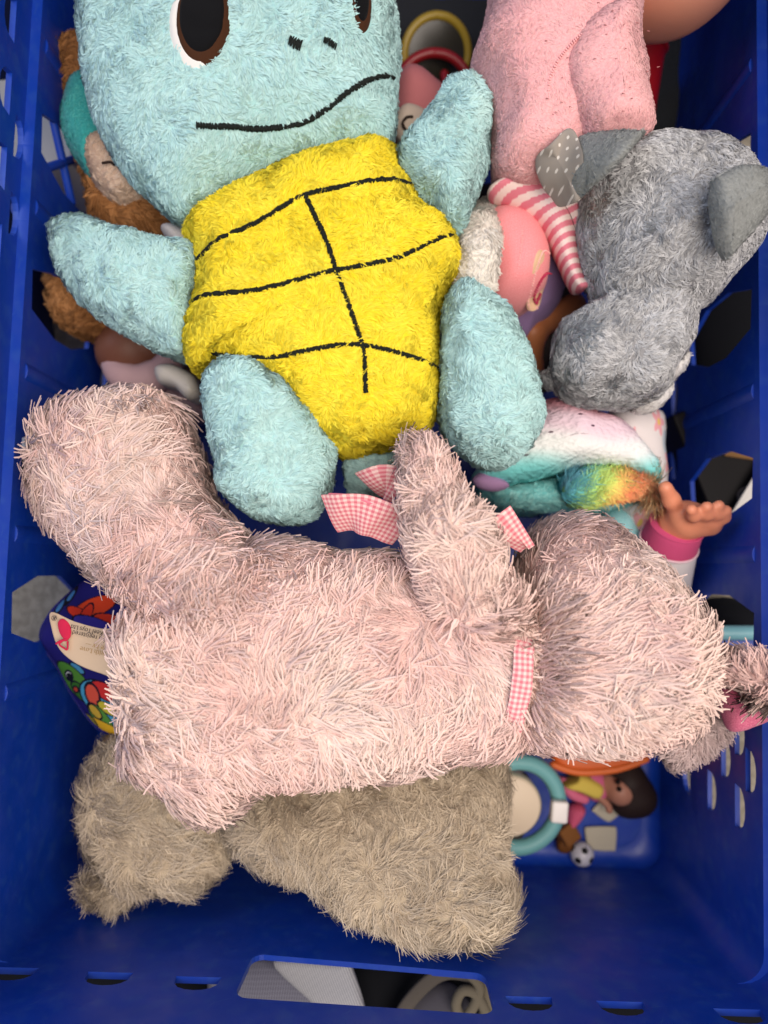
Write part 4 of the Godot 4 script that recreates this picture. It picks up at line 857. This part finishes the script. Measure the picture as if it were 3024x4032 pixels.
# ---------------------------------------------------------------- helpers
func V(x, y, z) -> Vector3:
	return Vector3(x, y, z)


func pts(a: Array) -> Array:   # millimetres to points in metres
	var out := []
	for i in range(0, a.size(), 3):
		out.append(Vector3(a[i], a[i + 1], a[i + 2]) * 0.001)
	return out


func lin(c: Color) -> Color:
	return c.srgb_to_linear()


func rgb(r, g, b) -> Color:   # 0-255 sRGB
	return Color(r / 255.0, g / 255.0, b / 255.0)


func numbered(called: String) -> String:
	var n: int = counts.get(called, 0)
	counts[called] = n + 1
	return called if n == 0 else "%s_%03d" % [called, n]


func tag(o, label, category, group = ""):
	o.set_meta("label", label)
	o.set_meta("category", category)
	if group:
		o.set_meta("group", group)
	return o


func thing(called, label, category, base := Vector3.ZERO, group = "") -> Node3D:
	var o := Node3D.new()
	o.name = numbered(called)
	o.position = base
	add_child(o)
	tag(o, label, category, group)
	return o


func origin_of(n: Node3D) -> Vector3:
	var p := Vector3.ZERO
	while n != self and n != null:
		p += n.position
		n = n.get_parent() as Node3D
	return p


func part(parent: Node3D, called: String, mesh: Mesh, m: Material) -> MeshInstance3D:   # the mesh is in world metres; parents are not turned
	var o := MeshInstance3D.new()
	o.name = called
	o.mesh = mesh
	o.material_override = m
	o.position = -origin_of(parent)
	parent.add_child(o, true)
	return o


func placed(parent: Node3D, called: String, mesh: Mesh, m: Material, t: Transform3D) -> MeshInstance3D:
	var o := part(parent, called, mesh, m)
	o.transform = Transform3D(t.basis, t.origin + o.position)
	return o


# -- materials
func mat(c: Color, rough := 0.9, spec := 0.25) -> StandardMaterial3D:
	var m := StandardMaterial3D.new()
	m.albedo_color = c
	m.roughness = rough
	m.metallic_specular = spec
	return m


func noise_texture(freq: float, octaves := 3, as_normal := false, sd := 1, size := 256) -> NoiseTexture2D:
	var n := FastNoiseLite.new()
	n.noise_type = FastNoiseLite.TYPE_SIMPLEX_SMOOTH
	n.seed = sd
	n.frequency = freq
	n.fractal_octaves = octaves
	var t := NoiseTexture2D.new()
	t.width = size
	t.height = size
	t.seamless = true
	t.noise = n
	t.as_normal_map = as_normal
	t.bump_strength = 6.0
	return t


func cloth(c: Color, scale := 60.0, bump := 0.5, c2 = null) -> StandardMaterial3D:   # matt fabric with a fine nap
	var m := mat(c, 1.0, 0.12)
	m.rim_enabled = true
	m.rim = 0.3
	m.normal_enabled = true
	m.normal_texture = nap
	m.normal_scale = bump
	m.uv1_triplanar = true
	m.uv1_scale = Vector3.ONE * scale
	if c2 != null:
		m.albedo_color = Color.WHITE
		var t := noise_texture(0.03, 4, false, 9)
		var g := Gradient.new()
		g.set_color(0, c)
		g.set_color(1, c2)
		g.set_offset(0, 0.3)
		g.set_offset(1, 0.7)
		t.color_ramp = g
		m.albedo_texture = t
	return m


func printed(size: int, colour: Callable, rough := 0.95) -> StandardMaterial3D:   # flat print: colour(u, v) for every pixel
	var im := Image.create(size, size, false, Image.FORMAT_RGB8)
	for y in size:
		for x in size:
			im.set_pixel(x, y, colour.call((x + 0.5) / size, (y + 0.5) / size))
	var m := mat(Color.WHITE, rough, 0.15)
	m.albedo_texture = ImageTexture.create_from_image(im)
	return m


# -- shapes
func spline(p: Array, closed: bool, k: int) -> Array:
	var out := []
	var n := p.size()
	if n < 3 and not closed:
		if n == 1:
			return p
		for i in k + 1:
			out.append(p[0].lerp(p[1], float(i) / k))
		return out
	for i in (n if closed else n - 1):
		var a: Vector3 = p[(i - 1 + n) % n] if closed else p[maxi(i - 1, 0)]
		var b: Vector3 = p[i]
		var c: Vector3 = p[(i + 1) % n]
		var d: Vector3 = p[(i + 2) % n] if closed else p[mini(i + 2, n - 1)]
		for j in k:
			out.append(b.cubic_interpolate(c, a, d, float(j) / k))
	if not closed:
		out.append(p[n - 1])
	return out


# a stuffed piece: an outline sewn round, padded above and below; it is thickest along the spine
func pillow(outline: Array, spine: Array, top, bottom, opt := {}) -> Dictionary:
	var ring := outline.duplicate()
	var turn := 0.0
	for i in ring.size():
		var q: Vector3 = ring[(i + 1) % ring.size()]
		turn += ring[i].x * q.z - q.x * ring[i].z
	if turn < 0:
		ring.reverse()
	var b := spline(ring, true, opt.get("k", 5))
	var s := spline(spine, false, 8)
	var n := b.size()
	var rings: int = opt.get("rings", 9)
	var shrink: float = opt.get("shrink", 0.0)
	var power: float = opt.get("power", 2.0)
	var lump: float = opt.get("lump", 0.0)
	var tops: Array = top if top is Array else [top]
	var bots: Array = bottom if bottom is Array else [bottom]
	var at := PackedFloat32Array()
	for i in n:
		var best := 1e9
		var bj := 0
		for j in s.size():
			var q: Vector3 = s[j] - b[i]
			var d := q.x * q.x + q.z * q.z
			if d < best:
				best = d
				bj = j
		at.append(bj)
	for pass_ in 3:
		var smooth := at.duplicate()
		for i in n:
			smooth[i] = (at[(i - 2 + n) % n] + at[(i - 1 + n) % n] + at[i] + at[(i + 1) % n] + at[(i + 2) % n]) / 5.0
		at = smooth
	var v := PackedVector3Array()
	var outward := PackedVector3Array()
	var uvs := PackedVector2Array()
	for side in 2:
		for j in (rings + 1 if side == 0 else rings):
			var a := PI / 2 * j / rings
			var r := sin(a)
			for i in n:
				var f: float = at[i]
				var c: Vector3 = s[int(f)].lerp(s[mini(int(f) + 1, s.size() - 1)], f - int(f))
				var e: Vector3 = b[i]
				var flat := V(e.x - c.x, 0, e.z - c.z)
				var length := flat.length()
				e -= (e - c) * minf(shrink / maxf(length, 1e-4), 0.7)
				var p: Vector3 = c.lerp(e, r)
				var where := f / maxf(s.size() - 1, 1)
				var list: Array = tops if side == 0 else bots
				var g := where * (list.size() - 1)
				var thick: float = lerpf(list[int(g)], list[mini(int(g) + 1, list.size() - 1)], g - int(g))
				p.y += thick * pow(maxf(0.0, 1.0 - pow(r, power)), 0.5) * (1 if side == 0 else -1)
				v.append(p)
				outward.append(flat / maxf(length, 1e-4) * smoothstep(0.05, 0.6, r))
	var index := PackedInt32Array()
	for j in rings:
		for i in n:
			var q := (i + 1) % n
			index.append_array([j * n + i, (j + 1) * n + i, j * n + q, j * n + q, (j + 1) * n + i, (j + 1) * n + q])
	var base := (rings + 1) * n
	for j in rings:
		for i in n:
			var q := (i + 1) % n
			var o0 := base + j * n
			var o1 := base + (j + 1) * n if j + 1 < rings else rings * n
			index.append_array([o0 + i, o0 + q, o1 + i, o0 + q, o1 + q, o1 + i])
	var normals := face_normals(v, index)
	if lump > 0.0:
		var freq: float = opt.get("lump_size", 0.03)
		for i in v.size():
			var q := v[i] / freq
			v[i] += normals[i] * lump * noise.get_noise_3d(q.x * 100, q.y * 100, q.z * 100)
		normals = face_normals(v, index)
	var lo := v[0]
	var hi := v[0]
	for p in v:
		lo = lo.min(p)
		hi = hi.max(p)
	for p in v:
		uvs.append(Vector2((p.x - lo.x) / maxf(hi.x - lo.x, 1e-5), (p.z - lo.z) / maxf(hi.z - lo.z, 1e-5)))
	return {"v": v, "n": normals, "i": index, "out": outward, "uv": uvs, "lo": lo, "hi": hi, "top": (rings + 1) * n}


func face_normals(v: PackedVector3Array, index: PackedInt32Array) -> PackedVector3Array:
	var normals := PackedVector3Array()
	normals.resize(v.size())
	for k in range(0, index.size(), 3):
		var a := index[k]
		var b := index[k + 1]
		var c := index[k + 2]
		var f := (v[c] - v[a]).cross(v[b] - v[a])
		normals[a] += f
		normals[b] += f
		normals[c] += f
	for i in v.size():
		normals[i] = normals[i].normalized() if normals[i].length_squared() > 1e-20 else Vector3.UP
	return normals


func to_mesh(s: Dictionary, colour = null) -> ArrayMesh:
	var a := []
	a.resize(Mesh.ARRAY_MAX)
	a[Mesh.ARRAY_VERTEX] = s.v
	a[Mesh.ARRAY_NORMAL] = s.n
	a[Mesh.ARRAY_INDEX] = s.i
	if s.has("uv") and s.uv.size() == s.v.size():
		a[Mesh.ARRAY_TEX_UV] = s.uv
	if colour != null:
		var c := PackedColorArray()
		for p in s.v:
			c.append(colour.call(p))
		a[Mesh.ARRAY_COLOR] = c
	var m := ArrayMesh.new()
	m.add_surface_from_arrays(Mesh.PRIMITIVE_TRIANGLES, a)
	return m


func join(shapes: Array) -> Dictionary:
	var out := {"v": PackedVector3Array(), "n": PackedVector3Array(), "i": PackedInt32Array(), "out": PackedVector3Array()}
	for s in shapes:
		var k: int = out.v.size()
		out.v.append_array(s.v)
		out.n.append_array(s.n)
		out.out.append_array(s.out)
		for q in s.i:
			out.i.append(q + k)
	return out


# a round tube along points with a radius at each; closed with round ends
func tube(path: Array, radii: Array, sides := 12, k := 5, squash := 1.0, cap := 1.0) -> Dictionary:
	var p := spline(path, false, k)
	var n := p.size()
	var v := PackedVector3Array()
	var outward := PackedVector3Array()
	var centre := []
	var rad := []
	var dirs := []
	for i in n:
		var d: Vector3 = (p[mini(i + 1, n - 1)] - p[maxi(i - 1, 0)]).normalized()
		var g := float(i) / (n - 1) * (radii.size() - 1)
		var r: float = lerpf(radii[int(g)], radii[mini(int(g) + 1, radii.size() - 1)], g - int(g))
		if i == 0:
			for j in 4:
				var a := PI / 2 * (4 - j) / 4.0
				centre.append(p[0] - d * r * sin(a) * cap)
				rad.append(maxf(r * cos(a), 1e-5))
				dirs.append(d)
		centre.append(p[i])
		rad.append(r)
		dirs.append(d)
		if i == n - 1:
			for j in 4:
				var a := PI / 2 * (j + 1) / 4.0
				centre.append(p[i] + d * r * sin(a) * cap)
				rad.append(maxf(r * cos(a), 1e-5))
				dirs.append(d)
	var x := Vector3.UP
	if absf(dirs[0].dot(x)) > 0.8:
		x = Vector3.RIGHT
	for i in centre.size():
		var d: Vector3 = dirs[i]
		x = (x - d * x.dot(d)).normalized()
		var y := d.cross(x)
		for j in sides:
			var a := TAU * j / sides
			var o := (x * cos(a) * squash + y * sin(a))
			v.append(centre[i] + o * rad[i])
			outward.append(d)
	var index := PackedInt32Array()
	for i in centre.size() - 1:
		for j in sides:
			var q := (j + 1) % sides
			index.append_array([i * sides + j, (i + 1) * sides + j, i * sides + q, i * sides + q, (i + 1) * sides + j, (i + 1) * sides + q])
	return {"v": v, "n": face_normals(v, index), "i": index, "out": outward}


# a turned shape: profile of (radius, height) round an axis
func lathe(profile: Array, at: Transform3D, sides := 40) -> Dictionary:
	var v := PackedVector3Array()
	var outward := PackedVector3Array()
	for q in profile:
		for j in sides:
			var a := TAU * j / sides
			v.append(at * V(q[0] * cos(a), q[1], q[0] * sin(a)))
			outward.append(Vector3.UP)
	var index := PackedInt32Array()
	for i in profile.size() - 1:
		for j in sides:
			var q := (j + 1) % sides
			index.append_array([i * sides + j, i * sides + q, (i + 1) * sides + j, i * sides + q, (i + 1) * sides + q, (i + 1) * sides + j])
	return {"v": v, "n": face_normals(v, index), "i": index, "out": outward}


# one continuous surface round tapered capsules [from, to, radius, radius], joined with a smooth minimum (surface nets)
func body(bones: Array, cell: float, blend: float) -> Dictionary:
	var lo := V(1e9, 1e9, 1e9)
	var hi := -lo
	for q in bones:
		for e in 2:
			lo = lo.min(q[e] - Vector3.ONE * (q[2 + e] + cell * 2))
			hi = hi.max(q[e] + Vector3.ONE * (q[2 + e] + cell * 2))
	var nx := int((hi.x - lo.x) / cell) + 2
	var ny := int((hi.y - lo.y) / cell) + 2
	var nz := int((hi.z - lo.z) / cell) + 2
	var field := PackedFloat32Array()
	field.resize(nx * ny * nz)
	var k := 0
	for z in nz:
		for y in ny:
			for x in nx:
				field[k] = distance_to(bones, lo + V(x, y, z) * cell, blend)
				k += 1
	var v := PackedVector3Array()
	var vertex := PackedInt32Array()
	vertex.resize(nx * ny * nz)
	vertex.fill(-1)
	var step := [1, nx, nx * ny]
	for z in nz - 1:
		for y in ny - 1:
			for x in nx - 1:
				var o := x + y * nx + z * nx * ny
				var inside := 0
				for c in 8:
					if field[o + (c & 1) + ((c >> 1) & 1) * nx + ((c >> 2) & 1) * nx * ny] < 0:
						inside += 1
				if inside == 0 or inside == 8:
					continue
				var sum := Vector3.ZERO
				var count := 0
				for axis in 3:
					for c in 4:
						var d := [0, 0, 0]
						d[(axis + 1) % 3] = c & 1
						d[(axis + 2) % 3] = c >> 1
						var q: int = o + d[0] + d[1] * nx + d[2] * nx * ny
						var f0 := field[q]
						var f1 := field[q + step[axis]]
						if (f0 < 0) != (f1 < 0):
							var e := V(d[0], d[1], d[2])
							e[axis] += f0 / (f0 - f1)
							sum += e
							count += 1
				vertex[o] = v.size()
				v.append(lo + (V(x, y, z) + sum / count) * cell)
	var index := PackedInt32Array()
	for z in range(1, nz - 1):
		for y in range(1, ny - 1):
			for x in range(1, nx - 1):
				var o := x + y * nx + z * nx * ny
				for axis in 3:
					if (field[o] < 0) != (field[o + step[axis]] < 0):
						var s1: int = step[(axis + 1) % 3]
						var s2: int = step[(axis + 2) % 3]
						var a := vertex[o]
						var b := vertex[o - s1]
						var c := vertex[o - s1 - s2]
						var d := vertex[o - s2]
						if a < 0 or b < 0 or c < 0 or d < 0:
							continue
						if field[o] < 0:
							index.append_array([a, c, b, a, d, c])
						else:
							index.append_array([a, b, c, a, c, d])
	var normals := PackedVector3Array()
	var outward := PackedVector3Array()
	var h := cell * 0.5
	for p in v:
		var f := distance_to(bones, p, blend)
		var g := V(distance_to(bones, p + V(h, 0, 0), blend) - f, distance_to(bones, p + V(0, h, 0), blend) - f, distance_to(bones, p + V(0, 0, h), blend) - f)
		normals.append(g.normalized())
		outward.append(g.normalized())
	return {"v": v, "n": normals, "i": index, "out": outward}


func distance_to(bones: Array, p: Vector3, blend: float) -> float:
	var total := 1e9
	for q in bones:
		var a: Vector3 = q[0]
		var ab: Vector3 = q[1] - a
		var t := clampf((p - a).dot(ab) / maxf(ab.length_squared(), 1e-12), 0, 1)
		var d: float = (p - a - ab * t).length() - lerpf(q[2], q[3], t)
		if total > 1e8:
			total = d
		else:
			var h := maxf(blend - absf(total - d), 0.0) / blend
			total = minf(total, d) - h * h * blend * 0.25
	return total


func height_on(s: Dictionary, p: Vector3) -> Array:   # [height, normal] of a stuffed piece's upper face over a point
	var w := 0.0
	var y := 0.0
	var n := Vector3.ZERO
	for i in s.top:
		var q: Vector3 = s.v[i]
		var d := (q.x - p.x) * (q.x - p.x) + (q.z - p.z) * (q.z - p.z)
		if d < 0.0004:
			var k := 1.0 / (d * d + 1e-10)
			w += k
			y += q.y * k
			n += s.n[i] * k
	return [y / w, n.normalized()] if w > 0 else [p.y, Vector3.UP]




# -- pile and fur: tufts rooted all over a piece
# a few strands that grow side by side and part a little
func tuft(many: int, spread: float, sides: int, segs: int, thick: float, taper: float, bend: float, wave: float, soft: float, sd: int) -> ArrayMesh:
	var r := RandomNumberGenerator.new()
	r.seed = sd
	var v := PackedVector3Array()
	var n := PackedVector3Array()
	var index := PackedInt32Array()
	for q in many:
		var root := V(r.randf_range(-1, 1), 0, r.randf_range(-1, 1)) * spread
		var tip := root * r.randf_range(-0.2, 0.9) + V(r.randf_range(-1, 1), 0, r.randf_range(-1, 1)) * spread * 0.7
		var size := r.randf_range(0.72, 1.1)
		var b := bend * r.randf_range(0.6, 1.3)
		var w := wave * r.randf_range(-1.2, 1.2)
		var base := v.size()
		for i in segs + 1:
			var t := float(i) / segs
			var radius := thick * lerpf(1.0, taper, t * t)
			var c := root.lerp(tip, t) + V(w * sin(t * 5.0), t * size * (1.0 - b * b * 0.4 * t), b * t * t * size)
			for j in sides:
				var a := TAU * (j + 0.3 * q) / sides
				v.append(c + V(cos(a), 0, sin(a)) * radius)
				n.append(V(cos(a), 0.15, sin(a)).normalized().lerp(V(0, 0.52, -0.85), soft).normalized())
		v.append(root.lerp(tip, 1.0) + V(w * sin(5.0), size * (1.0 - b * b * 0.4) + thick * 0.6, b * size))
		n.append(V(0, 0.8, -0.6))
		for i in segs:
			for j in sides:
				var k := (j + 1) % sides
				index.append_array([base + i * sides + j, base + i * sides + k, base + (i + 1) * sides + j, base + i * sides + k, base + (i + 1) * sides + k, base + (i + 1) * sides + j])
		for j in sides:
			index.append_array([base + segs * sides + j, base + segs * sides + (j + 1) % sides, v.size() - 1])
	return to_mesh({"v": v, "n": n, "i": index})


# opt: density per m2, length, spread (share of length), lean 0..1, flow (direction combed), follow (how much it keeps to flow), swirl, tint [dark, light] linear, keep(point), sd
func fur(parent: Node3D, called: String, s: Dictionary, hair: Mesh, m: Material, opt: Dictionary) -> void:
	var r := RandomNumberGenerator.new()
	r.seed = opt.get("sd", 7)
	var density: float = opt.density
	var length: float = opt.length
	var spread: float = opt.get("spread", 0.35)
	var lean: float = opt.get("lean", 0.6)
	var flow: Vector3 = opt.get("flow", Vector3.ZERO)
	var follow: float = opt.get("follow", 0.5)
	var swirl: float = opt.get("swirl", 0.8)
	var lump: float = opt.get("clump", 0.012)
	var under: float = opt.get("under", 0.25)
	var gather: float = opt.get("gather", 0.0)
	var tuft: float = opt.get("tuft", 0.006)
	var jitter: float = opt.get("jitter", 0.28)
	var tint: Array = opt.tint
	var ca: Color = tint[0]
	var cb: Color = tint[1]
	var keep = opt.get("keep")
	var paint = opt.get("paint")
	var comb = opt.get("comb")
	var buffer := PackedFloat32Array()
	var count := 0
	var v: PackedVector3Array = s.v
	var nn: PackedVector3Array = s.n
	var oo: PackedVector3Array = s.out
	var index: PackedInt32Array = s.i
	var f := 100.0 / lump * 0.4
	for k in range(0, index.size(), 3):
		var a := index[k]
		var b := index[k + 1]
		var c := index[k + 2]
		var area := (v[b] - v[a]).cross(v[c] - v[a]).length() * 0.5
		var wanted := area * density
		if nn[a].y < -0.25:
			wanted *= under
		var many := int(wanted)
		if r.randf() < wanted - many:
			many += 1
		for q in many:
			var u := r.randf()
			var w := r.randf()
			if u + w > 1.0:
				u = 1.0 - u
				w = 1.0 - w
			var p := v[a] + (v[b] - v[a]) * u + (v[c] - v[a]) * w
			if keep != null and not keep.call(p):
				continue
			var n := (nn[a] * (1 - u - w) + nn[b] * u + nn[c] * w).normalized()
			var g := oo[a] * (1.0 - follow) + flow * follow
			if comb != null:
				g = comb.call(p)
			var e := V(noise.get_noise_3d(p.x * f, p.y * f, p.z * f), noise.get_noise_3d(p.x * f + 900, p.y * f, p.z * f), noise.get_noise_3d(p.x * f, p.y * f + 900, p.z * f)) * 2.2
			if gather > 0.0:   # tips lean together into tufts
				var cell := (p / tuft).floor()
				var heart := (cell + Vector3(0.5, 0.5, 0.5) + V(sin(cell.x * 12.9 + cell.z * 78.2 + cell.y * 37.7), sin(cell.y * 12.9 + cell.x * 63.7 + cell.z * 9.1), sin(cell.z * 12.9 + cell.y * 78.2 + cell.x * 5.3)) * 0.35) * tuft
				g += (heart - p) / tuft * 2.0 * gather
			g += e * swirl + V(r.randf_range(-1, 1), r.randf_range(-1, 1), r.randf_range(-1, 1)) * jitter
			g -= n * g.dot(n)
			g = g.normalized()
			var l := clampf(lean + r.randf_range(-0.22, 0.22), 0.0, 0.97)
			var d := (n * (1.0 - l) + g * l).normalized()
			var z := (g - d * g.dot(d)).normalized()
			z = z.rotated(d, r.randf_range(-0.6, 0.6))
			var x := d.cross(z)
			var size := length * (1.0 + r.randf_range(-spread, spread)) * (1.0 + 0.25 * e.x)
			x *= size * r.randf_range(0.8, 1.25)
			d *= size
			z *= size
			p -= n * size * 0.06
			var shade := clampf(r.randf() * 0.75 + 0.25 + e.y * 0.25, 0.0, 1.0)
			var col: Color = ca.lerp(cb, shade)
			if paint != null:
				col = paint.call(p, shade)
			buffer.append_array([x.x, d.x, z.x, p.x, x.y, d.y, z.y, p.y, x.z, d.z, z.z, p.z, col.r, col.g, col.b, 1.0])
			count += 1
	if count == 0:
		return
	var mm := MultiMesh.new()
	mm.transform_format = MultiMesh.TRANSFORM_3D
	mm.use_colors = true
	mm.mesh = hair
	mm.instance_count = count
	mm.buffer = buffer
	var o := MultiMeshInstance3D.new()
	o.name = called
	o.multimesh = mm
	o.material_override = m
	o.position = -origin_of(parent)
	o.set_meta("kind", "stuff")
	parent.add_child(o, true)
	strands += count


# satin stitches laid side by side across a line on a stuffed piece
func stitched(s: Dictionary, path: Array, width: float, lift: float, sd := 1, gap := 0.0007) -> Dictionary:
	var r := RandomNumberGenerator.new()
	r.seed = sd
	var p := spline(path, false, 12)
	var shapes := []
	var left := 0.0
	for i in p.size() - 1:
		var a: Vector3 = p[i]
		var b: Vector3 = p[i + 1]
		var d := b - a
		d.y = 0
		var length := d.length()
		while left < length:
			var c: Vector3 = a + d * (left / length)
			var on := height_on(s, c)
			c.y = on[0]
			c += on[1] * (lift + r.randf_range(-0.0004, 0.0004))
			var t := d.normalized()
			var across := (on[1] as Vector3).cross(t).normalized().rotated(on[1], r.randf_range(-0.25, 0.25))
			var w := width * r.randf_range(0.75, 1.15)
			shapes.append(tube([c - across * w * 0.5 - on[1] * 0.001, c + on[1] * 0.0004, c + across * w * 0.5 - on[1] * 0.001], [0.0004, 0.0005, 0.0004], 4, 2))
			left += gap
		left -= length
	return join(shapes)


func smooth_box(size: Vector3, bevel: float, at: Transform3D) -> Dictionary:   # a box with rounded upright and lying edges
	var rx := size.x / 2 - bevel
	var rz := size.z / 2 - bevel
	var outline := []
	for k in 4:
		for j in 4:
			var a := PI / 2 * k + PI / 2 * j / 3.0
			outline.append([Vector2(rx * (1 if k in [0, 3] else -1), rz * (1 if k < 2 else -1)), Vector2(cos(a), sin(a))])
	var n := outline.size()
	var v := PackedVector3Array()
	var outward := PackedVector3Array()
	var levels := [[-1.0, 0.0], [-0.0, 0.0], [0.0, 0.3], [0.0, 0.7], [0.0, 1.0], [1.0, 1.0], [1.0, 0.7], [1.0, 0.3], [1.0, 0.0], [-2.0, 0.0]]
	for l in levels:
		for q in outline:
			var y: float = size.y / 2
			var inset: float = 0.0
			if l[0] == -1.0 or l[0] == -2.0:
				v.append(at * V(0, -y if l[0] == -1.0 else y, 0))
			else:
				var ang: float = l[1] * PI / 2
				inset = bevel * sin(ang)
				var up: float = bevel * (1.0 - cos(ang))
				var flat: Vector2 = q[0] + q[1] * inset
				v.append(at * V(flat.x, -y + up if l[0] == 0.0 else y - up, flat.y))
			outward.append(Vector3.UP)
	var index := PackedInt32Array()
	for i in levels.size() - 1:
		for j in n:
			var q := (j + 1) % n
			index.append_array([i * n + j, i * n + q, (i + 1) * n + j, i * n + q, (i + 1) * n + q, (i + 1) * n + j])
	var fixed := face_normals(v, index)
	for i in fixed.size():
		fixed[i] = fixed[i]
	return {"v": v, "n": fixed, "i": index, "out": outward}


func lettering(parent: Node3D, called: String, text: String, size: float, m: Material, t: Transform3D, serif := false) -> void:
	var font := SystemFont.new()
	font.font_names = PackedStringArray(["Droid Serif" if serif else "Droid Sans"])
	var tm := TextMesh.new()
	tm.font = font
	tm.text = text
	tm.font_size = 32
	tm.pixel_size = size / 32.0
	tm.depth = 0.0002
	tm.curve_step = 1.0
	placed(parent, called, tm, m, t)
